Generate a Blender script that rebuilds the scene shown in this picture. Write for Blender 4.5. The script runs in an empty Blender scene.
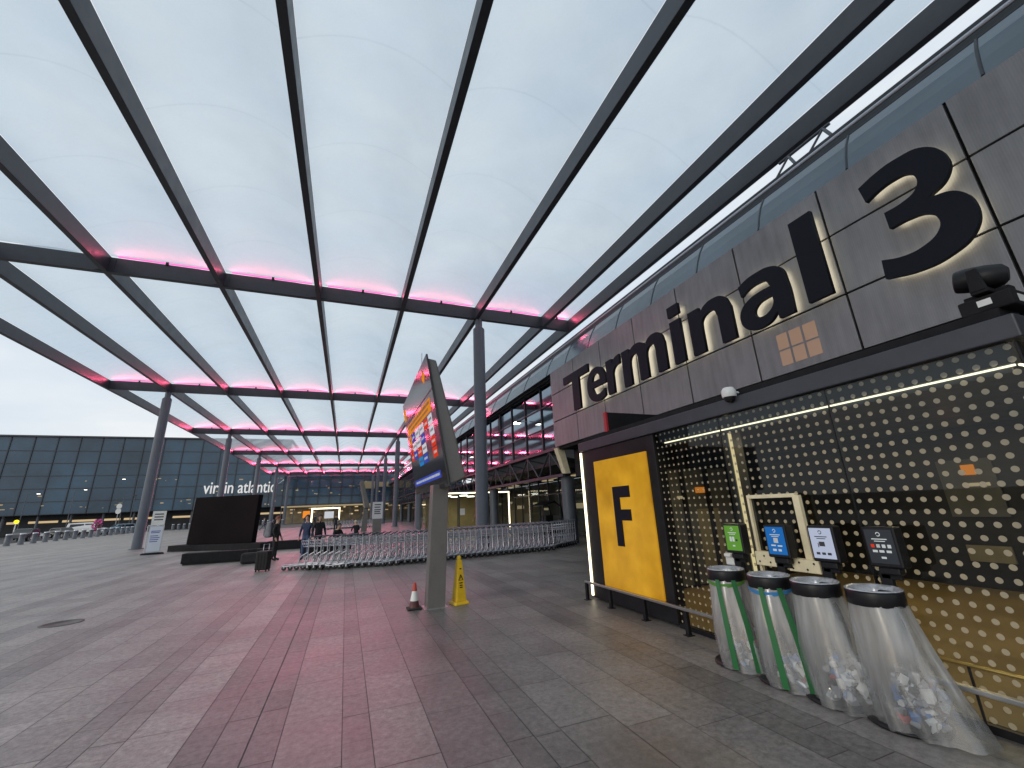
import bpy, bmesh, math, random
from mathutils import Vector, Matrix, Euler
random.seed(7)
S = bpy.context.scene
COL = S.collection
R = math.radians
PI = math.pi

# ------------------------------------------------------------ materials
def new_mat(name):
    m = bpy.data.materials.new(name); m.use_nodes = True
    nt = m.node_tree
    return m, nt, nt.nodes['Principled BSDF']

def mat(name, col, rough=.5, metal=0., var=.0, scale=8., bump=0., bscale=60., emit=None, estr=0., coat=0., spec=.5, rvar=.0):
    m, nt, b = new_mat(name)
    b.inputs['Base Color'].default_value = (*col, 1)
    b.inputs['Roughness'].default_value = rough
    b.inputs['Metallic'].default_value = metal
    b.inputs['Specular IOR Level'].default_value = spec
    b.inputs['Coat Weight'].default_value = coat
    if emit:
        b.inputs['Emission Color'].default_value = (*emit, 1)
        b.inputs['Emission Strength'].default_value = estr
    tc = nt.nodes.new('ShaderNodeTexCoord')
    if var or rvar:
        n = nt.nodes.new('ShaderNodeTexNoise'); n.inputs['Scale'].default_value = scale
        n.inputs['Detail'].default_value = 6; n.inputs['Roughness'].default_value = .65
        nt.links.new(tc.outputs['Object'], n.inputs['Vector'])
        if var:
            r = nt.nodes.new('ShaderNodeValToRGB')
            r.color_ramp.elements[0].position = .3; r.color_ramp.elements[1].position = .7
            r.color_ramp.elements[0].color = (*[max(0, c*(1-var)) for c in col], 1)
            r.color_ramp.elements[1].color = (*[min(1, c*(1+var)) for c in col], 1)
            nt.links.new(n.outputs['Fac'], r.inputs['Fac']); nt.links.new(r.outputs['Color'], b.inputs['Base Color'])
        if rvar:
            mr = nt.nodes.new('ShaderNodeMapRange')
            mr.inputs['From Min'].default_value = .3; mr.inputs['From Max'].default_value = .7
            mr.inputs['To Min'].default_value = max(.02, rough-rvar); mr.inputs['To Max'].default_value = min(1, rough+rvar)
            nt.links.new(n.outputs['Fac'], mr.inputs['Value']); nt.links.new(mr.outputs['Result'], b.inputs['Roughness'])
    if bump:
        n2 = nt.nodes.new('ShaderNodeTexNoise'); n2.inputs['Scale'].default_value = bscale; n2.inputs['Detail'].default_value = 4
        bp = nt.nodes.new('ShaderNodeBump'); bp.inputs['Strength'].default_value = bump; bp.inputs['Distance'].default_value = .01
        nt.links.new(tc.outputs['Object'], n2.inputs['Vector']); nt.links.new(n2.outputs['Fac'], bp.inputs['Height'])
        nt.links.new(bp.outputs['Normal'], b.inputs['Normal'])
    return m

def emat(name, col, s):
    m, nt, b = new_mat(name)
    nt.nodes.remove(b)
    e = nt.nodes.new('ShaderNodeEmission'); e.inputs['Color'].default_value = (*col, 1); e.inputs['Strength'].default_value = s
    nt.links.new(e.outputs[0], nt.nodes['Material Output'].inputs['Surface'])
    return m

M = {}
M['steel_dark'] = mat('painted_steel', (.040, .043, .054), .42, .0, .22, 2.5, .05, 90, rvar=.08)
M['steel_col'] = mat('column_paint', (.085, .095, .115), .45, .0, .15, 1.5, .05, 90, rvar=.08)
M['black'] = mat('black_paint', (.010, .010, .012), .42, 0, .3, 3, rvar=.1, spec=.3)
M['matt_panel'] = mat('matt_black_panel', (.009, .006, .007), .85, 0, .3, .5, spec=.1)
M['black_matt'] = mat('black_matt', (.014, .014, .016), .8, 0, .3, 6, spec=.2)
M['dark_void'] = mat('dark_lining', (.018, .019, .022), .6, 0, .3, 3)
M['letter'] = mat('letter_enamel', (.007, .009, .017), .5, 0, .1, 3, spec=.18)
M['galv'] = mat('galvanised_tube', (.50, .51, .55), .36, .8, .15, 14, rvar=.1)
M['stainless'] = mat('brushed_stainless', (.5, .49, .48), .32, .95, .05, 3, rvar=.04)
M['rubber'] = mat('rubber', (.018, .018, .018), .75)
M['asphalt'] = mat('asphalt', (.05, .05, .053), .8, 0, .25, 1.5, .3, 60)
M['grout'] = mat('grout', (.12, .115, .11), .8, 0, .2, 5)
M['mullion'] = mat('mullion', (.035, .042, .052), .45)
M['yellow'] = mat('yellow_plastic', (.78, .50, .02), .4, 0, .12, 8, rvar=.08)
M['red'] = mat('red_plastic', (.42, .05, .03), .5, 0, .25, 14)
M['white'] = mat('white_plastic', (.72, .72, .7), .45, 0, .1, 10)
M['cream'] = mat('cream_board', (.80, .70, .47), .55, 0, .12, 7)
M['dark_red'] = mat('red_edge', (.45, .02, .03), .4)
M['skin'] = mat('skin', (.48, .29, .21), .5, 0, .08, 12)
M['hair_b'] = mat('brown_hair', (.035, .022, .015), .6, 0, .4, 40)
M['hair_r'] = mat('auburn_hair', (.16, .04, .02), .6, 0, .4, 40)
M['hair_w'] = mat('fair_hair', (.45, .36, .25), .6, 0, .3, 40)
M['cl_black'] = mat('black_cloth', (.015, .015, .018), .85, 0, .3, 9, .4, 30)
M['cl_navy'] = mat('navy_cloth', (.02, .035, .08), .85, 0, .3, 9, .4, 30)
M['cl_grey'] = mat('grey_cloth', (.2, .2, .22), .85, 0, .25, 9, .4, 30)
M['cl_brown'] = mat('tan_cloth', (.3, .18, .13), .85, 0, .25, 9, .4, 30)
M['cl_blue'] = mat('denim', (.05, .08, .16), .85, 0, .25, 9, .4, 30)
M['led_warm'] = emat('warm_led', (1, .87, .58), 3.2)
M['door_led'] = emat('door_led', (1, .78, .40), 1.3)
M['led_halo'] = emat('halo_led', (1, .90, .64), 3.6)
M['led_pink'] = emat('pink_led', (1, .12, .42), 1.8)
M['led_tail'] = emat('tail_light', (1, .1, .05), 2)
M['lamp_white'] = emat('lamp_white', (1, .95, .8), 9)
M['sign_white'] = emat('lit_sign_white', (.95, .95, .95), .75)
M['warm_dim'] = emat('shop_light_warm', (1, .74, .42), .6)
M['warm_soft'] = emat('shop_light_soft', (1, .80, .48), .35)
M['orange_lit'] = emat('orange_sign_lit', (1, .30, .03), .9)
M['scr_orange'] = emat('screen_orange', (1, .36, .03), 0.64)
M['scr_red'] = emat('screen_red', (.95, .07, .03), 0.6)
M['scr_blue'] = emat('screen_blue', (.06, .10, .55), 0.64)
M['scr_cyan'] = emat('screen_cyan', (.03, .30, .75), 0.64)
M['scr_white'] = emat('screen_white', (.85, .88, .95), 0.64)
M['scr_black'] = mat('screen_glass', (.012, .011, .014), .12, 0, 0)
M['scr_green'] = emat('poster_green', (.14, .36, .05), .75)
M['scr_lblue'] = emat('poster_blue', (.02, .16, .50), .8)
M['scr_pale'] = emat('poster_pale', (.52, .58, .74), .8)
M['grey_inner'] = mat('inner_grey', (.12, .12, .115), .5, 0, .2, 2)
M['brown_stone'] = mat('brown_cladding', (.165, .155, .148), .4, .2, .12, 3, rvar=.1)
M['gray_stone'] = mat('grey_cladding', (.30, .30, .30), .45, .1, .1, 3, rvar=.1)
M['warm_panel'] = mat('warm_panel', (.30, .26, .16), .5, 0, .2, 2)
M['pink_paint'] = mat('pink_flowers', (.75, .12, .38), .7, 0, .5, 6)
M['green_leaf'] = mat('planter_leaves', (.05, .10, .03), .7, 0, .4, 12)

# slabs: colour per slab comes from a face attribute
def slab_mat():
    m, nt, b = new_mat('granite_paving')
    at = nt.nodes.new('ShaderNodeAttribute'); at.attribute_name = 'slab'
    geo = nt.nodes.new('ShaderNodeNewGeometry')
    n = nt.nodes.new('ShaderNodeTexNoise'); n.inputs['Scale'].default_value = 16; n.inputs['Detail'].default_value = 10; n.inputs['Roughness'].default_value = .82
    n2 = nt.nodes.new('ShaderNodeTexNoise'); n2.inputs['Scale'].default_value = .55; n2.inputs['Detail'].default_value = 9; n2.inputs['Roughness'].default_value = .68
    n3 = nt.nodes.new('ShaderNodeTexNoise'); n3.inputs['Scale'].default_value = 1.3; n3.inputs['Detail'].default_value = 4; n3.inputs['Roughness'].default_value = .5
    for q in (n, n2, n3): nt.links.new(geo.outputs['Position'], q.inputs['Vector'])
    def mr(src, a, c, d, e):
        x = nt.nodes.new('ShaderNodeMapRange')
        for i, v in zip(('From Min', 'From Max', 'To Min', 'To Max'), (a, c, d, e)): x.inputs[i].default_value = v
        nt.links.new(src, x.inputs['Value']); return x.outputs['Result']
    def mul(a, c):
        x = nt.nodes.new('ShaderNodeMath'); x.operation = 'MULTIPLY'; nt.links.new(a, x.inputs[0])
        if isinstance(c, float): x.inputs[1].default_value = c
        else: nt.links.new(c, x.inputs[1])
        return x.outputs[0]
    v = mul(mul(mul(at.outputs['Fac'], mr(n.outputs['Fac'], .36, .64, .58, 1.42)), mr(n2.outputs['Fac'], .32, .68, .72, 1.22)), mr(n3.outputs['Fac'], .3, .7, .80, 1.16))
    mx = nt.nodes.new('ShaderNodeMix'); mx.data_type = 'RGBA'; mx.blend_type = 'MULTIPLY'; mx.inputs['Factor'].default_value = 1
    mx.inputs['A'].default_value = (1, .925, .855, 1)
    nt.links.new(v, mx.inputs['B']); nt.links.new(mx.outputs['Result'], b.inputs['Base Color'])
    nt.links.new(mr(n3.outputs['Fac'], .3, .7, .40, .52), b.inputs['Roughness'])
    b.inputs['Specular IOR Level'].default_value = .85
    bp = nt.nodes.new('ShaderNodeBump'); bp.inputs['Strength'].default_value = .06; bp.inputs['Distance'].default_value = .002
    nt.links.new(n.outputs['Fac'], bp.inputs['Height']); nt.links.new(bp.outputs['Normal'], b.inputs['Normal'])
    return m
M['slab'] = slab_mat()

def film_mat():
    m, nt, b = new_mat('etfe_film'); nt.nodes.remove(b)
    tr = nt.nodes.new('ShaderNodeBsdfTransparent'); tr.inputs['Color'].default_value = (.79, .87, .93, 1)
    tl = nt.nodes.new('ShaderNodeBsdfTranslucent'); tl.inputs['Color'].default_value = (.79, .87, .94, 1)
    df = nt.nodes.new('ShaderNodeBsdfDiffuse'); df.inputs['Color'].default_value = (.62, .64, .66, 1)
    geo = nt.nodes.new('ShaderNodeNewGeometry')
    n = nt.nodes.new('ShaderNodeTexNoise'); n.inputs['Scale'].default_value = .6; n.inputs['Detail'].default_value = 7; n.inputs['Roughness'].default_value = .6
    nt.links.new(geo.outputs['Position'], n.inputs['Vector'])
    mr = nt.nodes.new('ShaderNodeMapRange'); mr.inputs['From Min'].default_value = .3; mr.inputs['From Max'].default_value = .7
    mr.inputs['To Min'].default_value = .36; mr.inputs['To Max'].default_value = .58
    nt.links.new(n.outputs['Fac'], mr.inputs['Value'])
    sp = nt.nodes.new('ShaderNodeSeparateXYZ'); nt.links.new(geo.outputs['Position'], sp.inputs[0])
    def mth(op, x, y=None):
        q = nt.nodes.new('ShaderNodeMath'); q.operation = op
        for i, v in enumerate((x, y)):
            if v is None: continue
            if isinstance(v, (int, float)): q.inputs[i].default_value = v
            else: nt.links.new(v, q.inputs[i])
        return q.outputs[0]
    sm = mth('LESS_THAN', mth('FRACT', mth('DIVIDE', mth('ADD', sp.outputs['Y'], 41.3), 3.05)), .012)
    sc_ = nt.nodes.new('ShaderNodeMix'); sc_.data_type = 'RGBA'
    sc_.inputs['A'].default_value = (.79, .87, .93, 1); sc_.inputs['B'].default_value = (.72, .80, .86, 1)
    nt.links.new(sm, sc_.inputs['Factor']); nt.links.new(sc_.outputs['Result'], tr.inputs['Color']); nt.links.new(sc_.outputs['Result'], tl.inputs['Color'])
    a = nt.nodes.new('ShaderNodeMixShader'); a.inputs[0].default_value = .38
    nt.links.new(tl.outputs[0], a.inputs[1]); nt.links.new(df.outputs[0], a.inputs[2])
    c = nt.nodes.new('ShaderNodeMixShader'); nt.links.new(mr.outputs['Result'], c.inputs[0])
    nt.links.new(tr.outputs[0], c.inputs[1]); nt.links.new(a.outputs[0], c.inputs[2])
    nt.links.new(c.outputs[0], nt.nodes['Material Output'].inputs['Surface'])
    return m
M['film'] = film_mat()

def glass_mat(name, dots=False, tint=(.55, .62, .63), refl=.75):
    m, nt, b = new_mat(name); nt.nodes.remove(b)
    tr = nt.nodes.new('ShaderNodeBsdfTransparent'); tr.inputs['Color'].default_value = (*tint, 1)
    gl = nt.nodes.new('ShaderNodeBsdfGlossy'); gl.inputs['Color'].default_value = (refl, refl, refl, 1); gl.inputs['Roughness'].default_value = .015
    gm = nt.nodes.new('ShaderNodeNewGeometry'); dp = nt.nodes.new('ShaderNodeVectorMath'); dp.operation = 'DOT_PRODUCT'
    nt.links.new(gm.outputs['Incoming'], dp.inputs[0]); nt.links.new(gm.outputs['Normal'], dp.inputs[1])
    def mth(op, x, y=None):
        q = nt.nodes.new('ShaderNodeMath'); q.operation = op
        for i, v in enumerate((x, y)):
            if v is None: continue
            if isinstance(v, (int, float)): q.inputs[i].default_value = v
            else: nt.links.new(v, q.inputs[i])
        return q.outputs[0]
    fres = mth('ADD', mth('MULTIPLY', mth('POWER', mth('SUBTRACT', 1.0, mth('ABSOLUTE', dp.outputs['Value'])), 5.0), .92), .07)
    a = nt.nodes.new('ShaderNodeMixShader')
    nt.links.new(fres, a.inputs[0]); nt.links.new(tr.outputs[0], a.inputs[1]); nt.links.new(gl.outputs[0], a.inputs[2])
    out = a.outputs[0]
    if dots:
        geo = nt.nodes.new('ShaderNodeNewGeometry'); sp = nt.nodes.new('ShaderNodeSeparateXYZ')
        nt.links.new(geo.outputs['Position'], sp.inputs[0])
        def math_(op, x, y=None):
            q = nt.nodes.new('ShaderNodeMath'); q.operation = op
            for i, v in enumerate((x, y)):
                if v is None: continue
                if isinstance(v, (int, float)): q.inputs[i].default_value = v
                else: nt.links.new(v, q.inputs[i])
            return q.outputs[0]
        P = .096
        def cell(src, off):
            f = math_('FRACT', math_('DIVIDE', math_('ADD', src, off + 50*P), P))
            return math_('SUBTRACT', f, .5)
        u = cell(math_('ADD', sp.outputs['Y'], sp.outputs['X']), -4.45-1.49+.048)
        v = cell(sp.outputs['Z'], -2.487+.048)
        d = math_('SQRT', math_('ADD', math_('MULTIPLY', u, u), math_('MULTIPLY', v, v)))
        rad = math_('SUBTRACT', .262, math_('MULTIPLY', sp.outputs['Y'], .021))
        mask = math_('LESS_THAN', d, rad)
        nz = nt.nodes.new('ShaderNodeTexNoise'); nz.inputs['Scale'].default_value = 3
        nt.links.new(geo.outputs['Position'], nz.inputs['Vector'])
        df = nt.nodes.new('ShaderNodeBsdfDiffuse'); df.inputs['Color'].default_value = (.42, .42, .38, 1)
        tl = nt.nodes.new('ShaderNodeBsdfTranslucent'); tl.inputs['Color'].default_value = (.85, .82, .66, 1)
        dt = nt.nodes.new('ShaderNodeMixShader'); dt.inputs[0].default_value = .5
        nt.links.new(df.outputs[0], dt.inputs[1]); nt.links.new(tl.outputs[0], dt.inputs[2])
        c = nt.nodes.new('ShaderNodeMixShader')
        nt.links.new(math_('MULTIPLY', mask, .86), c.inputs[0]); nt.links.new(out, c.inputs[1]); nt.links.new(dt.outputs[0], c.inputs[2])
        out = c.outputs[0]
    nt.links.new(out, nt.nodes['Material Output'].inputs['Surface'])
    return m
M['dot_glass'] = glass_mat('dotted_glass', True, (.50, .55, .56), .42)
M['clear_glass'] = glass_mat('clear_glass', False, (.6, .65, .64), .8)
M['dark_glass'] = mat('dark_glazing', (.022, .034, .042), .06, 0, .35, .15, spec=.7)
M['mirror_glass'] = mat('reflective_glazing', (.30, .35, .39), .05, 1, .2, .2)
M['band_glass'] = mat('curved_glazing', (.085, .125, .155), .2, .15, .3, .35, spec=.8, rvar=.06)
M['far_glass'] = mat('far_glazing', (.026, .064, .105), .12, 0, .5, .09, spec=.7)

def panel_mat():
    m, nt, b = new_mat('mesh_cladding')
    geo = nt.nodes.new('ShaderNodeNewGeometry')
    w = nt.nodes.new('ShaderNodeTexWave'); w.wave_type = 'BANDS'; w.bands_direction = 'Y'; w.inputs['Scale'].default_value = 9
    w.inputs['Distortion'].default_value = .3
    nt.links.new(geo.outputs['Position'], w.inputs['Vector'])
    n = nt.nodes.new('ShaderNodeTexNoise'); n.inputs['Scale'].default_value = .8; n.inputs['Detail'].default_value = 8; n.inputs['Roughness'].default_value = .65
    nt.links.new(geo.outputs['Position'], n.inputs['Vector'])
    mp = nt.nodes.new('ShaderNodeMapping'); mp.inputs['Scale'].default_value = (1, 6, .7); nt.links.new(geo.outputs['Position'], mp.inputs['Vector'])
    n2 = nt.nodes.new('ShaderNodeTexNoise'); n2.inputs['Scale'].default_value = 1.2; n2.inputs['Detail'].default_value = 6
    nt.links.new(mp.outputs['Vector'], n2.inputs['Vector'])
    a = nt.nodes.new('ShaderNodeMath'); a.operation = 'ADD'; nt.links.new(n.outputs['Fac'], a.inputs[0]); nt.links.new(n2.outputs['Fac'], a.inputs[1])
    r = nt.nodes.new('ShaderNodeMapRange'); r.inputs['From Min'].default_value = .7; r.inputs['From Max'].default_value = 1.3
    r.inputs['To Min'].default_value = .80; r.inputs['To Max'].default_value = 1.18
    nt.links.new(a.outputs[0], r.inputs['Value'])
    wr = nt.nodes.new('ShaderNodeMapRange'); wr.inputs['To Min'].default_value = .96; wr.inputs['To Max'].default_value = 1.03
    nt.links.new(w.outputs['Fac'], wr.inputs['Value'])
    m1 = nt.nodes.new('ShaderNodeMath'); m1.operation = 'MULTIPLY'; nt.links.new(r.outputs[0], m1.inputs[0]); nt.links.new(wr.outputs[0], m1.inputs[1])
    mx = nt.nodes.new('ShaderNodeMix'); mx.data_type = 'RGBA'; mx.blend_type = 'MULTIPLY'; mx.inputs['Factor'].default_value = 1
    mx.inputs['A'].default_value = (.245, .24, .248, 1); nt.links.new(m1.outputs[0], mx.inputs['B'])
    nt.links.new(mx.outputs['Result'], b.inputs['Base Color'])
    b.inputs['Metallic'].default_value = .35; b.inputs['Roughness'].default_value = .42
    bp = nt.nodes.new('ShaderNodeBump'); bp.inputs['Strength'].default_value = .05; bp.inputs['Distance'].default_value = .01
    nt.links.new(w.outputs['Fac'], bp.inputs['Height']); nt.links.new(bp.outputs['Normal'], b.inputs['Normal'])
    return m
M['panel'] = panel_mat()

def bag_mat():
    m, nt, b = new_mat('clear_bin_bag'); nt.nodes.remove(b)
    tr = nt.nodes.new('ShaderNodeBsdfTransparent'); tr.inputs['Color'].default_value = (.86, .87, .88, 1)
    gl = nt.nodes.new('ShaderNodeBsdfGlossy'); gl.inputs['Color'].default_value = (.9, .9, .9, 1); gl.inputs['Roughness'].default_value = .18
    df = nt.nodes.new('ShaderNodeBsdfDiffuse'); df.inputs['Color'].default_value = (.74, .74, .74, 1)
    tl = nt.nodes.new('ShaderNodeBsdfTranslucent'); tl.inputs['Color'].default_value = (.8, .8, .8, 1)
    tc = nt.nodes.new('ShaderNodeTexCoord')
    mp = nt.nodes.new('ShaderNodeMapping'); mp.inputs['Scale'].default_value = (7, 7, .5); nt.links.new(tc.outputs['Object'], mp.inputs['Vector'])
    n = nt.nodes.new('ShaderNodeTexNoise'); n.inputs['Scale'].default_value = 1.3; n.inputs['Detail'].default_value = 3; n.inputs['Distortion'].default_value = .2
    nt.links.new(mp.outputs[0], n.inputs['Vector'])
    bp = nt.nodes.new('ShaderNodeBump'); bp.inputs['Strength'].default_value = .3; bp.inputs['Distance'].default_value = .02; nt.links.new(n.outputs['Fac'], bp.inputs['Height'])
    nt.links.new(bp.outputs[0], gl.inputs['Normal'])
    a = nt.nodes.new('ShaderNodeMixShader'); a.inputs[0].default_value = .5; nt.links.new(df.outputs[0], a.inputs[1]); nt.links.new(tl.outputs[0], a.inputs[2])
    mr = nt.nodes.new('ShaderNodeMapRange'); mr.inputs['From Min'].default_value = .35; mr.inputs['From Max'].default_value = .7
    mr.inputs['To Min'].default_value = .24; mr.inputs['To Max'].default_value = .56; nt.links.new(n.outputs['Fac'], mr.inputs['Value'])
    sz = nt.nodes.new('ShaderNodeSeparateXYZ'); nt.links.new(tc.outputs['Object'], sz.inputs[0])
    hz = nt.nodes.new('ShaderNodeMapRange'); hz.inputs['From Min'].default_value = .1; hz.inputs['From Max'].default_value = .6; hz.inputs['To Min'].default_value = .55; hz.inputs['To Max'].default_value = 1.15
    nt.links.new(sz.outputs['Z'], hz.inputs['Value'])
    mu = nt.nodes.new('ShaderNodeMath'); mu.operation = 'MULTIPLY'; nt.links.new(mr.outputs[0], mu.inputs[0]); nt.links.new(hz.outputs[0], mu.inputs[1])
    c = nt.nodes.new('ShaderNodeMixShader'); nt.links.new(mu.outputs[0], c.inputs[0]); nt.links.new(tr.outputs[0], c.inputs[1]); nt.links.new(a.outputs[0], c.inputs[2])
    d = nt.nodes.new('ShaderNodeMixShader'); d.inputs[0].default_value = .12; nt.links.new(c.outputs[0], d.inputs[1]); nt.links.new(gl.outputs[0], d.inputs[2])
    nt.links.new(d.outputs[0], nt.nodes['Material Output'].inputs['Surface'])
    return m
M['bag'] = bag_mat()

def litpanel_mat():
    m, nt, b = new_mat('backlit_yellow')
    tc = nt.nodes.new('ShaderNodeTexCoord')
    n = nt.nodes.new('ShaderNodeTexNoise'); n.inputs['Scale'].default_value = 1.6; n.inputs['Detail'].default_value = 3
    nt.links.new(tc.outputs['Object'], n.inputs['Vector'])
    r = nt.nodes.new('ShaderNodeValToRGB'); r.color_ramp.elements[0].position = .3; r.color_ramp.elements[1].position = .72
    r.color_ramp.elements[0].color = (.42, .18, .006, 1); r.color_ramp.elements[1].color = (.95, .50, .03, 1)
    nt.links.new(n.outputs['Fac'], r.inputs['Fac']); nt.links.new(r.outputs[0], b.inputs['Emission Color'])
    b.inputs['Emission Strength'].default_value = .46; b.inputs['Base Color'].default_value = (.35, .18, .01, 1); b.inputs['Roughness'].default_value = .22
    return m
M['lit_yellow'] = litpanel_mat()

def floor_in_mat():
    return mat('interior_floor', (.38, .27, .125), .35, 0, .2, 1.2, rvar=.08)
M['floor_in'] = floor_in_mat()

# ------------------------------------------------------------ mesh builder
class MB:
    def __init__(s): s.v = []; s.f = []; s.m = []; s.cur = 0; s.sm = []
    def add(s, vs, fs, smooth=False):
        o = len(s.v); s.v += [tuple(v) for v in vs]
        for f in fs: s.f.append(tuple(i+o for i in f)); s.m.append(s.cur); s.sm.append(smooth)
    def box(s, a, b):
        x0, y0, z0 = a; x1, y1, z1 = b
        if x0 > x1: x0, x1 = x1, x0
        if y0 > y1: y0, y1 = y1, y0
        if z0 > z1: z0, z1 = z1, z0
        s.add([(x0,y0,z0),(x1,y0,z0),(x1,y1,z0),(x0,y1,z0),(x0,y0,z1),(x1,y0,z1),(x1,y1,z1),(x0,y1,z1)],
              [(0,3,2,1),(4,5,6,7),(0,1,5,4),(1,2,6,5),(2,3,7,6),(3,0,4,7)])
    def hexa(s, p):
        s.add(p, [(0,3,2,1),(4,5,6,7),(0,1,5,4),(1,2,6,5),(2,3,7,6),(3,0,4,7)])
    def quad(s, *p): s.add(p, [tuple(range(len(p)))])
    def tube(s, pts, r, n=6, cap=True, r2=None):
        pts = [Vector(p) for p in pts]; L = len(pts); rings = []
        up = None
        for i, p in enumerate(pts):
            d = (pts[min(i+1, L-1)] - pts[max(i-1, 0)]).normalized()
            if up is None:
                up = Vector((0,0,1)) if abs(d.z) < .9 else Vector((1,0,0))
            a = d.cross(up).normalized(); b2 = a.cross(d).normalized(); up = b2
            rr = r if r2 is None else r + (r2-r)*i/(L-1)
            rings.append([p + a*(rr*math.cos(2*PI*k/n)) + b2*(rr*math.sin(2*PI*k/n)) for k in range(n)])
        vs = [v for q in rings for v in q]; fs = []
        for i in range(L-1):
            for k in range(n):
                fs.append((i*n+k, i*n+(k+1) % n, (i+1)*n+(k+1) % n, (i+1)*n+k))
        s.add(vs, fs, True)
        if cap:
            s.add(rings[0], [tuple(range(n))]); s.add(rings[-1], [tuple(range(n))[::-1]])
    def lathe(s, prof, c=(0,0,0), n=20, smooth=True, sx=1, sy=1):
        vs = []; fs = []
        for r, z in prof:
            for k in range(n):
                a = 2*PI*k/n; vs.append((c[0]+r*math.cos(a)*sx, c[1]+r*math.sin(a)*sy, c[2]+z))
        for i in range(len(prof)-1):
            for k in range(n): fs.append((i*n+k, i*n+(k+1) % n, (i+1)*n+(k+1) % n, (i+1)*n+k))
        s.add(vs, fs, smooth)
        if prof[0][0] > .001: s.add(vs[:n], [tuple(range(n))[::-1]])
        if prof[-1][0] > .001: s.add(vs[-n:], [tuple(range(n))])
    def prism(s, poly, axis, a, b):
        # poly: 2D points; axis 'x': (y,z) extruded along x ; 'y': (x,z)
        def P(q, t): return (t, q[0], q[1]) if axis == 'x' else ((q[0], t, q[1]) if axis == 'y' else (q[0], q[1], t))
        n = len(poly); vs = [P(q, a) for q in poly] + [P(q, b) for q in poly]
        s.add(vs, [tuple(range(n))[::-1], tuple(range(n, 2*n))] + [(i, (i+1) % n, n+(i+1) % n, n+i) for i in range(n)])
    def build(s, name, mats, parent=None, bevel=0, smooth=None):
        me = bpy.data.meshes.new(name); me.from_pydata(s.v, [], s.f)
        if not isinstance(mats, (list, tuple)): mats = [mats]
        for q in mats: me.materials.append(M[q] if isinstance(q, str) else q)
        me.polygons.foreach_set('material_index', s.m)
        me.polygons.foreach_set('use_smooth', s.sm if smooth is None else [smooth]*len(s.f))
        bm = bmesh.new(); bm.from_mesh(me); bmesh.ops.recalc_face_normals(bm, faces=bm.faces); bm.to_mesh(me); bm.free()
        me.update()
        o = bpy.data.objects.new(name, me); COL.objects.link(o)
        if parent: o.parent = parent
        if bevel:
            md = o.modifiers.new('bevel', 'BEVEL'); md.width = bevel; md.segments = 2; md.limit_method = 'ANGLE'
        return o

def B(name, a, b, m, parent=None, bevel=0):
    q = MB(); q.box(a, b); return q.build(name, m, parent, bevel)
def tag(o, label=None, cat=None, group=None, kind=None):
    if label: o['label'] = label
    if cat: o['category'] = cat
    if group: o['group'] = group
    if kind: o['kind'] = kind
    return o
def thing(name, label, cat, loc=(0,0,0), rz=0, group=None):
    o = bpy.data.objects.new(name, None); COL.objects.link(o); o.location = loc; o.rotation_euler = (0, 0, rz)
    o.empty_display_size = .1
    return tag(o, label, cat, group)
def dup(root, loc, rz, label, group=None):
    r = root.copy(); COL.objects.link(r); r.location = loc; r.rotation_euler = (0, 0, rz); r['label'] = label
    if group: r['group'] = group
    for ch in list(root.children):
        c = ch.copy(); COL.objects.link(c); c.parent = r
        for g in list(ch.children):
            d = g.copy(); COL.objects.link(d); d.parent = c
    return r

def text_mesh(txt, size, extrude, offset, name, m, parent=None, align='LEFT', shear=0, space=1.0, bevel=0, xs=1.0):
    cu = bpy.data.curves.new(name, 'FONT'); cu.body = txt; cu.size = size; cu.extrude = extrude; cu.offset = offset
    cu.align_x = align; cu.shear = shear; cu.space_character = space; cu.resolution_u = 6; cu.bevel_depth = bevel
    t = bpy.data.objects.new(name + '_tmp', cu); COL.objects.link(t)
    dg = bpy.context.evaluated_depsgraph_get(); dg.update()
    me = bpy.data.meshes.new_from_object(t.evaluated_get(dg)); me.name = name
    bpy.data.objects.remove(t); bpy.data.curves.remove(cu)
    me.materials.clear(); me.materials.append(M[m] if isinstance(m, str) else m)
    if xs != 1.0:
        for v in me.vertices: v.co.x *= xs
    o = bpy.data.objects.new(name, me); COL.objects.link(o)
    if parent: o.parent = parent
    return o

# ------------------------------------------------------------ ground
g = MB(); g.quad((-1500,-1500,-.13), (1500,-1500,-.13), (1500,1500,-.13), (-1500,1500,-.13))
tag(g.build('ground', 'asphalt'), kind='structure')
g = MB(); g.box((-36,-30,-.129), (60,112,-.006))
tag(g.build('pavement', 'grout'), kind='structure')
rd = MB(); rd.quad((-75,-60,-.124), (-36.3,-60,-.124), (-36.3,118,-.124), (-75,118,-.124))
for k in range(24):
    rd.cur = 1
    y = 30+k*4; rd.quad((-52,y,-.119), (-51.85,y,-.119), (-51.85,y+2,-.119), (-52,y+2,-.119))
tag(rd.build('road', ['asphalt', 'white']), kind='structure')
kb = MB()
for k in range(80): kb.box((-36.3,-40+k*2+.006,-.128), (-36.003,-38+k*2-.006,-.002))
tag(kb.build('kerb', 'gray_stone'), kind='structure')

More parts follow.
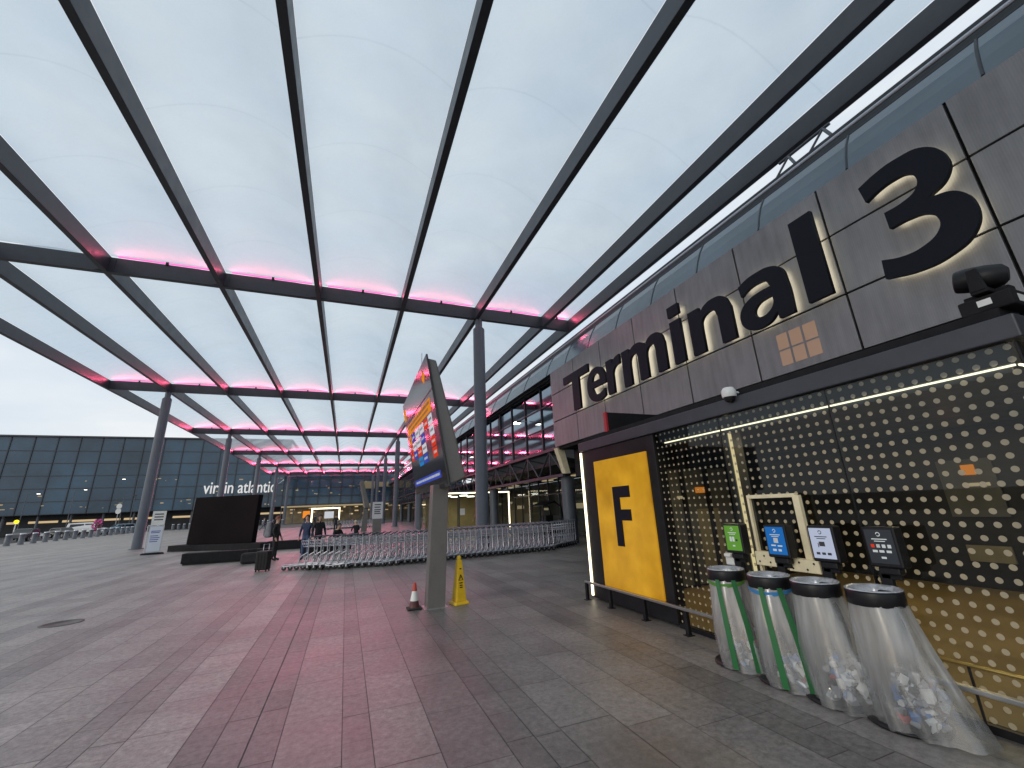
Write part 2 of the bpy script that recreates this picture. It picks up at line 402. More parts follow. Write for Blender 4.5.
def paving():
    edges = [-2.97,-2.5,-2.03,-1.79,-1.55,-1.08,-.84,-.60,-.37,.09,.31,.77,1.24,1.47,1.70,2.18,2.65,3.12,3.35,3.6,4.08,4.55]
    rnd = random.Random(3)
    x = edges[0]
    pat = [.47,.23,.24,.47,.47,.23,.24,.47]
    i = 0
    left = []
    while x > -35.9: x -= pat[i % 8]; i += 1; left.append(max(x, -35.95))
    right = []
    x = edges[-1]
    while x < 16: x += .5; right.append(x)
    E_ = left[::-1] + edges + right
    vs = []; fs = []; vals = []
    for a, b in zip(E_[:-1], E_[1:]):
        w = b-a
        if w < .05: continue
        strip = rnd.gauss(1, .05) * (.80 if w < .3 else 1)
        y = -4 - rnd.random(); L0 = rnd.choice((.45, .6)) if w < .3 else rnd.choice((.75, .9, .9))
        far = 75 if a > -20 else 105
        gx = .006 if abs(a+.60) > .01 else .018
        while y < far:
            L = L0*rnd.uniform(.96, 1.04) if y < 40 else L0*2
            o = len(vs)
            dz = rnd.uniform(-.0006, .0006)
            vs += [(a+gx/2, y+.003, dz), (b-.003, y+.003, dz), (b-.003, y+L-.003, dz), (a+gx/2, y+L-.003, dz)]
            fs.append((o, o+1, o+2, o+3))
            base = .255 if a < -1.5 else (.200 if a < .75 else .165)  # left slabs lightened, right darkened: open-sky light and building shade in the colour
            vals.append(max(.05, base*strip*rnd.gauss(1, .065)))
            y += L
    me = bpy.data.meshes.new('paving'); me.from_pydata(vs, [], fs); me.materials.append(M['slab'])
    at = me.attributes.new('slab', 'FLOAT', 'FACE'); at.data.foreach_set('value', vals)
    o = bpy.data.objects.new('paving', me); COL.objects.link(o)
    tag(o, kind='structure')
paving()
mh = MB(); mh.lathe([(.30,.001), (.30,.006), (.24,.006), (.24,.004), (.0,.004)], (-4.7,10.85,0), 28)
tag(mh.build('manhole_cover', mat('worn_iron', (.11,.105,.10), .6, .3, .2, 6)), 'round dark manhole cover set flush in the grey paving at left', 'manhole cover')

# ------------------------------------------------------------ canopy
HC = 11.0; DEP = .65
RX = [-16.6,-13.0,-9.27,-5.5,-1.79,1.88,5.58,9.36,11.02]
BY = [18.5+18.3*k for k in range(-1, 6)]
can = thing('forecourt_canopy', 'huge dark steel canopy roofed in white translucent film with pink light strips', 'canopy')
for i, x in enumerate(RX):
    q = MB(); q.box((x-.1,-18,HC), (x+.1,BY[-1]+.2,HC+DEP))
    q.build('rafter', 'steel_dark', can, bevel=.012)
for j, y in enumerate(BY):
    q = MB(); q.box((RX[0]+.1,y-.11,HC-.004), (RX[-1]-.1,y+.11,HC+DEP-.03))
    for i in range(1, len(RX)-1):   # joint plates
        q.box((RX[i]-.28,y-.135,HC+.02), (RX[i]-.1,y-.112,HC+DEP-.06)); q.box((RX[i]+.1,y-.135,HC+.02), (RX[i]+.28,y-.112,HC+DEP-.06))
    q.build('cross_beam', 'steel_dark', can)
def film(x0, x1, y0, y1):
    nx, ny = 10, 28; vs = []; fs = []
    W = x1-x0; L = y1-y0
    for j in range(ny+1):
        t = j/ny; tt = .5-.5*math.cos(PI*t); y = y0+L*tt
        e = min(1, math.sqrt(max(0, min(tt, 1-tt))*L/1.6)) if True else 1
        for i in range(nx+1):
            u = i/nx; h = .75*(1-(2*u-1)**2)*e*min(1, W/3.7)
            vs.append((x0+W*u, y, HC+DEP+.02+h))
    for j in range(ny):
        for i in range(nx):
            a = j*(nx+1)+i; fs.append((a, a+1, a+nx+2, a+nx+1))
    q = MB(); q.add(vs, fs, True)
    o = q.build('roof_film', 'film', can); return o
ys = [-17.9] + BY
seam = None
for j in range(len(ys)-1):
    if ys[j+1]-ys[j] < 2: continue
    for i in range(len(RX)-1):
        film(RX[i]+.1, RX[i+1]-.1, ys[j]+.1, ys[j+1]-.1)
for y in BY[1:]:
    for i in range(len(RX)-1):
        if y < 20 and i < 2: continue
        x0, x1 = RX[i]+.32, RX[i+1]-.32
        if x1-x0 < 1: x1 = RX[i+1]-.2
        q = MB(); xm = (x0+x1)/2
        for a, b in ((x0, xm-.05), (xm+.05, x1)):
            q.hexa([(a,y-.16,HC+DEP+.0),(b,y-.16,HC+DEP+.0),(b,y-.10,HC+DEP+.0),(a,y-.10,HC+DEP+.0),
                    (a,y-.17,HC+DEP+.035),(b,y-.17,HC+DEP+.035),(b,y-.12,HC+DEP+.045),(a,y-.12,HC+DEP+.045)])
        q.cur = 1
        q.box((xm-.05,y-.17,HC+DEP-.06), (xm+.05,y-.1,HC+DEP+.06))
        q.build('light_strip', ['led_pink', 'black'], can)
        l = bpy.data.lights.new('pink_wash', 'AREA'); l.shape = 'RECTANGLE'; l.size = x1-x0; l.size_y = .12
        l.energy = 38 + 38*((y-18)/18.3); l.color = (1, .10, .22); 
        lo = bpy.data.objects.new('pink_wash', l); COL.objects.link(lo)
        lo.location = ((x0+x1)/2, y-.24, HC+DEP-.02); lo.rotation_euler = (R(180+46), 0, 0)
        lo.parent = can
def column(x, y, r=.29):
    q = MB(); q.lathe([(r+.14,0), (r+.14,.03), (r,.03), (r,HC-.55), (r*.62,HC-.42), (r*.62,HC-.01)], (x,y,0), 24)
    for k in range(6):
        a = k*PI/3; q.lathe([(.025,.03),(.025,.07),(0,.07)], (x+(r+.08)*math.cos(a), y+(r+.08)*math.sin(a), 0), 6)
    q.build('column', 'steel_col', can)
for y in BY[2:]: column(-13.0, y)
for y in BY[1:]: column(5.70, y)

# ------------------------------------------------------------ terminal building (right)
XW = 9.0; Y0, Y1 = -6.38, 17.3; ZB, ZT = 4.3, 8.0
ter = thing('terminal_building', 'long airport terminal with dark metal panels, curved glass roof edge and steel truss underside', 'building')
rows = [(ZB, 5.5), (5.5, 6.82), (6.82, ZT)]
yj = [17.3] + [15.12-2.15*k for k in range(11)]
for k in range(len(yj)-1):
    for z0, z1 in rows:
        q = MB(); q.box((XW, yj[k+1]+.022, z0+.02), (XW+.06, yj[k]-.022, z1-.02)); q.build('cladding_panel', 'panel', ter, bevel=.006)
B('wall_backing', (XW+.09, Y0, ZB+.01), (XW+.5, Y1-.02, ZT-.01), 'black_matt', ter)
B('wall_end', (XW+.003, Y1-.019, ZB+.02), (XW+.5, Y1+.05, ZT-.02), 'panel', ter)
B('upper_wall', (9.9, Y0, 2.95), (10.6, 17.2, 4.29), 'dark_void', ter)
B('under_soffit', (XW+.08, Y0, ZB-.12), (9.88, 17.1, ZB-.005), 'black_matt', ter)
# curved glass band
prof = [(9.06, 8.02), (9.19, 8.38), (9.35, 8.74), (9.55, 9.06)]
yg = [17.9-2.02*k for k in range(13)]
yfar = [17.9+3.0*k for k in range(31)]
def band(ya, yb):
    q = MB()
    for k in range(len(prof)-1):
        (xa, za), (xb, zb) = prof[k], prof[k+1]
        q.add([(xa,ya+.02,za),(xa,yb-.02,za),(xb,yb-.02,zb),(xb,ya+.02,zb)], [(0,1,2,3)], True)
    q.build('roof_glass', 'band_glass', ter)
for k in range(len(yg)-1): band(yg[k+1], yg[k])
for k in range(len(yfar)-1): band(yfar[k], yfar[k+1])
for y in yg + yfar[1:]:
    q = MB(); q.tube([(x+.01, y, z+.01) for x, z in prof], .028, 5); q.build('roof_glazing_bar', 'mullion', ter)
q = MB()
prof2 = [(x+.16, z-.12) for x, z in prof]
for k in range(len(prof2)-1):
    (xa, za), (xb, zb) = prof2[k], prof2[k+1]
    q.quad((xa,Y0,za), (xa,108,za), (xb,108,zb), (xb,Y0,zb))
q.build('roof_lining', 'dark_void', ter)
q = MB(); q.box((9.56,-8,9.07), (9.62,108,9.12)); q.box((9.66,-8,9.12), (9.98,108,9.30)); q.box((9.82,-8,9.30), (9.98,108,9.62)); q.box((9.98,-8,8.0),(11.3,108,9.6))
q.build('gutter', 'mullion', ter, bevel=.01)
q = MB(); q.tube([(9.72,-8,9.38), (9.72,108,9.38)], .055, 8)
for k in range(50): q.tube([(9.72,-7+k*2.3,9.38), (9.82,-7+k*2.3,9.42)], .02, 5)
q.build('roof_rail', 'galv', ter)
q = MB()
for dy in (2.2, 3.3):
    q.tube([(10.0,2.4+dy*.8,9.6), (10.3,2.7+dy*.8,10.3)], .04, 6); q.tube([(10.3,2.7+dy*.8,10.3), (10.0,3.1+dy*.8,9.6)], .03, 6)
q.tube([(10.3,4.3,10.3), (10.3,5.6,10.3)], .04, 6)
q.build('roof_bracket', 'steel_col', ter)
# curtain wall beyond the cladding
XG = 9.55
q = MB(); q.quad((XG,17.36,4.42), (XG,108,4.42), (XG,108,8.0), (XG,17.36,8.0)); q.build('window_wall', 'mirror_glass', ter)
q = MB()
for k in range(41):
    y = 17.5+k*2.2; q.box((XG-.07,y-.035,4.42), (XG-.004,y+.035,8.0))
for z in (4.45, 5.6, 6.75, 7.95): q.box((XG-.05,17.36,z-.03), (XG-.003,108,z+.03))
q.build('mullion', 'mullion', ter)
B('window_head', (9.1,17.36,8.005), (XG+.3,108,8.06), 'steel_dark', ter)
B('window_sill', (9.3,17.36,4.28), (XG+.3,108,4.415), 'steel_dark', ter)
q = MB()   # warren truss under the glazing
q.box((9.32,17.4,2.98), (9.48,108,3.12))
y = 17.4
while y < 106:
    for dy in (0, 1.4):
        s_ = 1 if dy == 0 else -1
        a = (9.4, y+(0 if dy == 0 else 2.8), 3.1); b = (9.4, y+1.4, 4.3); q.tube([a, b], .05, 5)
    q.tube([(9.4,y+1.4,3.1), (9.4,y+1.4,4.3)], .035, 5)
    q.tube([(9.4,y,3.05), (11.9,y+.6,3.6)], .05, 5); q.tube([(9.4,y+1.4,4.2), (11.9,y,3.4)], .04, 5)
    y += 2.8
q.build('truss', 'steel_dark', ter)
q = MB(); q.prism([(XW+.25,17.15),(XW+.25,17.45)], 'z', 0, 0) if False else None
q = MB(); q.hexa([(8.85,17.2,4.28),(9.3,17.2,4.28),(9.3,17.5,4.28),(8.85,17.5,4.28)][:0] or [(9.35,17.15,3.1),(9.6,17.15,3.1),(9.6,17.5,3.1),(9.35,17.5,3.1),(9.0,17.15,4.27),(9.35,17.15,4.27),(9.35,17.5,4.27),(9.0,17.5,4.27)])
q.build('bracket', 'cream', ter)
for k, y in enumerate((17.95, 29, 40, 51, 62, 73, 84)):
    q = MB(); q.lathe([(.32,0), (.32,3.0)], (9.85,y,0), 20); q.build('column', 'steel_col', ter)
q = MB(); q.box((8.95,17.94-.35,1.35), (8.95,17.94-.35,1.35))
# inner storefront
XS = 12.2
B('soffit', (9.5,17.4,3.62), (XS+4,108,3.8), 'dark_void', ter)
q = MB(); q.box((XS+4,12,0), (XS+4.2,108,3.6)); q.build('inner_wall', 'grey_inner', ter)
q = MB(); q.box((XW+.8,11.8,0), (XS+4,12,4.2)); q.build('inner_wall', 'dark_void', ter)
q = MB(); q.quad((XS,17.4,.1), (XS,108,.1), (XS,108,3.6), (XS,17.4,3.6)); q.build('shopfront_glass', 'clear_glass', ter)
q = MB()
for k in range(60):
    y = 17.4+k*1.5; q.box((XS-.05,y-.03,0), (XS+.04,y+.03,3.6))
for z in (.1, 2.4, 3.55): q.box((XS-.04,17.4,z-.04), (XS+.03,108,z+.04))
q.build('shopfront_frame', 'mullion', ter)
rnd = random.Random(11)
q = MB()
for k in range(36):
    y = 19+k*2.4; x = XS+rnd.uniform(.6, 2.5); q.box((x,y,3.5), (x+.5,y+rnd.uniform(.4,1.2),3.58))
q.build('ceiling_light', 'warm_dim', ter)
q = MB()
for k in range(30):
    y = 18+k*2.9+rnd.random(); z = rnd.uniform(.9, 2.2); q.box((XS+3.9,y,z), (XS+3.98,y+rnd.uniform(.5,1.6),z+rnd.uniform(.15,.5)))
q.build('display', 'warm_soft', ter)
q = MB()
for k in range(26):
    y = 18+k*3.2+rnd.random(); q.box((XS+1.5,y,.0), (XS+2.3,y+1.2,rnd.uniform(.8,1.5)))
q.build('counter', 'gray_stone', ter)
# roof of terminal
B('roof', (11.3,-8,9.4), (40,108,9.55), 'steel_dark', ter)
B('end_wall', (11.0,-8,0), (11.2,12,9.69), 'dark_void', ter)

q = MB(); PY_ = [(5.94,5.69),(5.64,5.38),(5.33,5.06)]  # glowing panes imitate a warm window reflection; the cladding has no window here
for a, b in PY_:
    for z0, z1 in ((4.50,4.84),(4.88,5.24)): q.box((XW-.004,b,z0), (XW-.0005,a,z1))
q.build('lit_or_mirrored_window', mat('window_reflection', (.25,.20,.17), .4, .2, emit=(1,.52,.26), estr=.16), ter)
# sign lettering
sg = thing('terminal_lettering', 'giant black letters reading Terminal 3 with warm halo light on panels', 'sign', (XW,0,0))
# letter, yleft, yright, zbottom, ztop
LET = [('T',15.70,13.60,5.53,7.20),('e',13.75,12.45,5.48,6.85),('r',12.35,11.50,5.53,6.85),('m',11.35,9.20,5.53,6.85),('i',8.90,8.45,5.53,7.35),
       ('n',8.15,6.75,5.53,6.85),('a',6.55,5.25,5.48,6.85),('l',4.95,4.47,5.55,7.50),('3',3.62,2.28,5.25,7.42)]
GL = {  # outlines: (x, y, corner?)
 'T': [[(0,1.2,1),(1.04,1.2,1),(1.04,.96,1),(.66,.96,1),(.66,0,1),(.38,0,1),(.38,.96,1),(0,.96,1)]],
 'l': [[(0,0,1),(0,1,1),(.3,1,1),(.3,0,1)]],
 'i': [[(.0,0,1),(.0,1.0,1),(.28,1.0,1),(.28,0,1)], [(-.01,1.12,1),(-.01,1.37,1),(.29,1.37,1),(.29,1.12,1)]],
 'F': [[(0,0,1),(0,1.2,1),(.72,1.2,1),(.72,.97,1),(.28,.97,1),(.28,.73,1),(.69,.73,1),(.69,.51,1),(.28,.51,1),(.28,0,1)]],
 'n': [[(0,0,1),(0,1.0,1),(.27,1.0,1),(.28,.86,1),(.42,.98,0),(.61,1.02,0),(.82,.95,0),(.93,.68,1),(.93,0,1),(.65,0,1),(.65,.60,1),(.58,.77,0),(.44,.78,0),(.31,.68,0),(.28,.52,1),(.28,0,1)]],
 'r': [[(0,0,1),(0,1.0,1),(.26,1.0,1),(.27,.82,1),(.38,.96,0),(.60,1.02,1),(.60,.75,1),(.40,.72,0),(.29,.58,0),(.28,.42,1),(.28,0,1)]],
 'm': [[(0,0,1),(0,1.0,1),(.26,1.0,1),(.27,.86,1),(.40,.98,0),(.58,1.02,0),(.76,.96,0),(.84,.83,1),(.97,.97,0),(1.14,1.02,0),(1.34,.95,0),(1.44,.68,1),(1.44,0,1),(1.16,0,1),(1.16,.62,1),(1.10,.77,0),(.99,.77,0),(.89,.68,0),(.86,.54,1),(.86,0,1),(.58,0,1),(.58,.62,1),(.52,.77,0),(.41,.77,0),(.31,.68,0),(.28,.54,1),(.28,0,1)]],
 'e': [[(.97,.42,1),(.96,.66,0),(.84,.90,0),(.66,1.00,0),(.50,1.02,0),(.28,.98,0),(.08,.80,0),(.0,.50,0),(.08,.19,0),(.28,.02,0),(.56,-.03,0),(.76,.0,0),(.90,.05,1),(.90,.27,1),(.74,.21,0),(.56,.18,0),(.38,.23,0),(.28,.42,1)],
       [(.29,.61,1),(.34,.76,0),(.50,.83,0),(.65,.76,0),(.70,.61,1)]],
 'a': [[(.92,0,1),(.92,.60,0),(.86,.88,0),(.68,1.0,0),(.46,1.02,0),(.26,1.0,0),(.08,.93,1),(.10,.71,1),(.26,.79,0),(.42,.81,0),(.58,.77,0),(.64,.64,1),(.46,.64,0),(.22,.59,0),(.05,.46,0),(.0,.27,0),(.07,.08,0),(.22,-.01,0),(.38,-.02,0),(.54,.03,0),(.66,.15,1),(.67,0,1)],
       [(.64,.46,1),(.50,.46,0),(.36,.42,0),(.28,.31,0),(.31,.21,0),(.41,.17,0),(.54,.21,0),(.63,.32,0)]],
 '3': [[(.05,1.37,1),(.26,1.43,0),(.48,1.45,0),(.76,1.38,0),(.91,1.10,0),(.84,.87,0),(.64,.76,1),(.88,.66,0),(.97,.42,0),(.88,.13,0),(.62,-.01,0),(.34,-.03,0),(.02,.04,1),(.04,.29,1),(.26,.22,0),(.46,.23,0),(.62,.32,0),(.66,.45,0),(.58,.58,0),(.42,.63,0),(.22,.63,1),(.22,.86,1),(.42,.87,0),(.56,.93,0),(.61,1.06,0),(.54,1.18,0),(.40,1.21,0),(.24,1.19,0),(.08,1.13,1)]],
}
def glyph_mesh(ch, name, m, parent, off=0.):
    cu = bpy.data.curves.new(name, 'CURVE'); cu.dimensions = '2D'; cu.fill_mode = 'BOTH'; cu.extrude = .5; cu.resolution_u = 8; cu.offset = off
    for con in GL[ch]:
        sp = cu.splines.new('BEZIER'); sp.bezier_points.add(len(con)-1); sp.use_cyclic_u = True
        for bp, (x, y, c) in zip(sp.bezier_points, con):
            bp.co = (x, y, 0); t = 'VECTOR' if c else 'AUTO'; bp.handle_left_type = t; bp.handle_right_type = t
    t = bpy.data.objects.new(name + '_tmp', cu); COL.objects.link(t)
    dg = bpy.context.evaluated_depsgraph_get(); dg.update()
    me = bpy.data.meshes.new_from_object(t.evaluated_get(dg)); me.name = name
    bpy.data.objects.remove(t); bpy.data.curves.remove(cu)
    me.materials.clear(); me.materials.append(M[m])
    o = bpy.data.objects.new(name, me); COL.objects.link(o); o.parent = parent
    return o
def letter_obj(ch, yl, yr, zb, zt, m, ex, xc, name, parent, off=0., grow=0.):
    o = glyph_mesh(ch, name, m, parent, off)
    me = o.data
    P = [p for con in GL[ch] for p in con]
    ref = glyph_mesh(ch, 'ref', m, parent, 0.); rm = ref.data
    x0 = min(v.co.x for v in rm.vertices); x1 = max(v.co.x for v in rm.vertices); y0 = min(v.co.y for v in rm.vertices); y1 = max(v.co.y for v in rm.vertices)
    bpy.data.objects.remove(ref); bpy.data.meshes.remove(rm)
    for v in me.vertices:
        u = (v.co.x-x0)/(x1-x0); w = (v.co.y-y0)/(y1-y0); t = v.co.z
        v.co = (xc+t*ex, yl+(yr-yl)*u, zb+(zt-zb)*w)
    me.update(); return o
LETTERS = [(c, yl, yr, zb, zt) for c, yl, yr, zb, zt in LET]
for c, yl, yr, zb, zt in LETTERS:
    lo = letter_obj(c, yl, yr, zb, zt, 'letter', .10, -.17, 'letter', sg)
    letter_obj(c, yl, yr, zb, zt, 'led_halo', .012, -.112, 'halo_light', lo, off=-.035)

# ------------------------------------------------------------ entrance pavilion
XP = 4.45; PY0, PY1 = 1.25, 7.40; PZ = 2.88
pav = thing('entrance_pavilion', 'black glass entrance box with dotted glazing, light strips and a yellow F panel', 'entrance')
B('roof', (XP-.06,PY0-.06,2.72), (9.85,PY1+.04,2.90), 'steel_dark', pav, bevel=.01)
q = MB(); q.box((XP+.02,PY0+.02,2.905), (XP+.35,PY1-.04,2.99)); q.box((XP+1.5,PY0+.3,2.905),(XP+2.6,PY1-1,3.02)); q.build('roof_kerb', 'black_matt', pav)
# F panel wall
q = MB(); q.box((XP-.03,5.19,.03), (XP+.15,7.37,2.715)); q.build('panel_frame', 'black', pav, bevel=.008)
B('lit_panel', (XP-.055,5.38,.30), (XP-.031,6.92,2.47), 'lit_yellow', pav)
fo = letter_obj('F', 6.38, 5.90, .99, 1.97, 'letter', .012, XP-.062, 'letter', pav)
B('light_strip', (XP-.05,7.375,.06), (XP-.01,7.42,2.70), 'led_warm', pav)
# glass
q = MB()
for a, b in ((PY0+.01, 2.585), (2.60, 3.93), (3.945, 5.18)):
    q.quad((XP,a,.06), (XP,b,.06), (XP,b,2.715), (XP,a,2.715))
q.build('dotted_glass', 'dot_glass', pav)
q = MB(); q.quad((XP+.012,PY0,.06), (6.5,PY0,.06), (6.5,PY0,2.715), (XP+.012,PY0,2.715)); q.quad((6.52,PY0,.06), (9.0,PY0,.06), (9.0,PY0,2.715), (6.52,PY0,2.715))
q.build('end_glass', 'dot_glass', pav)
q = MB()
for y in (PY0, 2.592, 3.938): q.box((XP+.005,y-.006,.05), (XP+.05,y+.006,2.71))
q.box((XP-.02,PY0-.03,0), (XP+.04,5.185,.055))
q.build('glass_frame', 'black', pav)
q = MB(); q.box((XP+.02,PY0+.05,2.538), (XP+.035,5.0,2.552)); q.box((XP+.05,PY0+.03,2.538), (9.0,PY0+.045,2.552)); q.build('light_strip', 'led_warm', pav)
B('head_lining', (XP+.012,PY0+.05,2.558), (XP+.03,5.1,2.712), 'mullion', pav)
B('light_channel', (XP+.045,PY0+.08,2.50), (XP+.08,5.0,2.60), 'mullion', pav)
q = MB(); q.box((XP+.10,3.89,.06), (XP+.13,3.915,2.70)); q.build('door_light', M['door_led'], pav)
B('door_jamb', (XP+.10,3.93,.06), (XP+.34,4.0,2.70), 'brown_stone', pav)
# interior
q = MB(); q.quad((XP+.06,PY0+.01,.012), (10.5,PY0+.01,.012), (10.5,7.18,.012), (XP+.06,7.18,.012)); q.build('floor', 'floor_in', pav)
q = MB(); q.box((10.5,PY0,0), (10.64,7.3,2.7)); q.box((XP+.2,7.2,.0), (10.48,7.32,2.7)); q.build('inner_wall', 'dark_void', pav)
q = MB(); q.box((9.86,PY0,2.62), (10.6,7.3,2.7)); q.build('inner_ceiling', 'dark_void', pav)
q = MB(); q.box((10.44,3.75,1.2), (10.48,4.5,2.2)); q.build('reflection_pane', 'grey_inner', pav)  # back-wall pieces mostly imitate reflections of what stands opposite the glass
q = MB(); q.box((10.44,3.88,.45), (10.48,4.45,.72)); q.box((7.0,7.14,.3), (7.6,7.18,1.5)); q.build('inner_panel', 'warm_panel', pav)
q = MB(); q.box((10.42,3.98,1.92), (10.435,4.16,2.10)); q.build('orange_notice', 'orange_lit', pav)
q = MB(); q.box((10.42,3.85,1.72), (10.435,4.2,1.78)); q.box((6.5,7.12,1.72), (6.75,7.14,1.78)); q.box((8.2,7.12,1.5), (8.32,7.14,2.3)); q.build('inner_light', 'warm_dim', pav)
q = MB()
for x in (6.25, 6.68, 7.35, 8.05, 8.6): q.box((x-.04,7.08,0), (x+.04,7.19,2.35))
q.box((6.0,7.08,2.35), (9.0,7.19,2.45)); q.build('inner_door_frame', 'black', pav)
q = MB(); q.box((7.03,7.12,1.83), (7.28,7.14,1.95)); q.build('orange_notice', 'orange_lit', pav)
q = MB()
for a, b in ((6.3,6.64), (6.72,7.31), (7.39,8.01)): q.box((a,7.15,.05), (b,7.19,2.34))
q.build('inner_pane', 'grey_inner', pav)
for x, y in ((6.2, 2.6), (8.6, 4.2), (6.0, 5.6)):
    l = bpy.data.lights.new('ceiling_lamp', 'AREA'); l.size = .4; l.energy = 26; l.color = (1, .76, .42)
    lo = bpy.data.objects.new('ceiling_lamp', l); COL.objects.link(lo); lo.location = (x, y, 2.60); lo.parent = pav

# projecting fin
q = thing('projecting_fin', 'black fin with a red edge projecting above the yellow F panel', 'blade sign')
B('blade', (5.55,7.96,2.95), (9.0,8.04,3.74), 'black', q); B('red_edge', (5.50,7.95,2.95), (5.548,8.05,3.745), 'dark_red', q)

# guard rail
gr = thing('guard_rail', 'low brushed steel guard rail at the foot of the dotted glass', 'rail')
q = MB(); q.box((4.26,-.3,.29), (4.31,7.42,.325)); q.build('rail_bar', 'stainless', gr, bevel=.005)
q = MB(); q.tube([(4.33,-.3,.47),(4.33,2.4,.47)], .015, 8) if False else None
for y in (7.38, 6.62, 5.72, 4.86, 4.2, 3.4, 2.5, 1.75, .9, .1):
    q = MB(); q.box((4.262,y-.03,0), (4.308,y+.03,.288)); q.box((4.23,y-.05,0), (4.34,y+.05,.008)); q.build('rail_post', 'black', gr)
br = thing('brass_rail', 'thin brass rail along the dotted glass behind the rightmost clear bag', 'rail')
q = MB(); q.tube([(4.42,.2,.43), (4.42,3.2,.43)], .014, 8)
q.build('rail_bar', mat('brass', (.55, .38, .12), .3, .9), br)
for y in (3.1, 2.1, 1.1, .3):
    q = MB(); q.tube([(4.42,y,0), (4.42,y,.425)], .01, 6); q.build('rail_post', 'black', br)

# moving-head stage light
ml = thing('stage_light', 'black moving-head spotlight on the pavilion roof edge near the 3', 'spotlight', (4.62,1.33,2.99))
q = MB(); q.box((-.13,-.15,0), (.13,.15,.13)); q.build('base', 'black_matt', ml, bevel=.015)
q = MB(); q.box((-.05,-.152,.03), (.05,-.15,.09)); q.box((-.132,-.04,.05), (-.13,.04,.10)); q.build('label_plate', 'white', ml)
q = MB(); q.box((-.05,-.13,.13), (.05,.13,.18))
q.box((-.15,-.05,.15), (.15,.05,.19))
for s in (-1, 1): q.hexa([(s*.14-.015,-.05,.17),(s*.14+.015,-.05,.17),(s*.14+.015,.05,.17),(s*.14-.015,.05,.17),(s*.14-.015,-.03,.36),(s*.14+.015,-.03,.36),(s*.14+.015,.03,.36),(s*.14-.015,.03,.36)])
q.build('yoke', 'black_matt', ml, bevel=.008)
q = MB(); q.lathe([(.05,-.14), (.085,-.11), (.10,-.02), (.10,.08), (.09,.14), (.085,.15), (.075,.13)], (0,0,0), 20)
o = q.build('lamp_head', 'black', ml); o.location = (0,0,.31); o.rotation_euler = (R(-78), 0, R(12))
q = MB(); q.lathe([(.074,.128), (.05,.14), (0,.145)], (0,0,0), 16); l2 = q.build('lens', 'scr_black', o)

# dome camera
dc = thing('dome_camera', 'small white security dome camera on the pavilion roof above the dots', 'camera', (4.42,3.62,2.90))
q = MB(); q.lathe([(.0,.10), (.06,.09), (.085,.05), (.085,-.01), (.08,-.03)], (-.06,0,.03), 18); q.build('housing', 'white', dc)
q = MB(); q.lathe([(.07,-.03), (.06,-.07), (.03,-.095), (0,-.10)], (-.06,0,.03), 16); q.build('dome', 'scr_black', dc)
q = MB(); q.tube([(0,0,.06), (.12,-.08,.05), (.2,-.1,-.0)], .022, 8); q.box((.14,-.15,-.01),(.28,-.03,.03)); q.build('bracket', 'galv', dc)

# ------------------------------------------------------------ recycling bins
def make_bag(name, parent, hasg, tail, rnd):
    n, k = 40, 15; vs = []; fs = []
    for j in range(k+1):
        t = j/k; z = .84*(1-t)+.012*t
        for i in range(n):
            a = 2*PI*i/n
            r = .192 + .062*math.sin(min(1, t*1.05)*PI*.5)
            pleat = .014*math.sin(a*9+1.3*math.sin(t*3))+.008*math.sin(a*17+t*4)
            pleat = pleat*(.12+1.5*t) + t*(.016*math.sin(a*2+tail*40)+.012*math.sin(a*3+t*5+tail*70)+.006*math.sin(a*6-t*9))
            rr = r+pleat
            x, y = rr*math.cos(a), rr*math.sin(a)
            y -= .105*t**1.1
            pull = max(0, math.cos(a+PI/2))**3*tail*t**1.8    # towards -y
            y -= pull
            vs.append((x, y, z if t < .97 else .012))
    for j in range(k):
        for i in range(n): fs.append((j*n+i, j*n+(i+1) % n, (j+1)*n+(i+1) % n, (j+1)*n+i))
    q = MB(); q.add(vs, fs, True)
    return q.build(name, 'bag', parent)
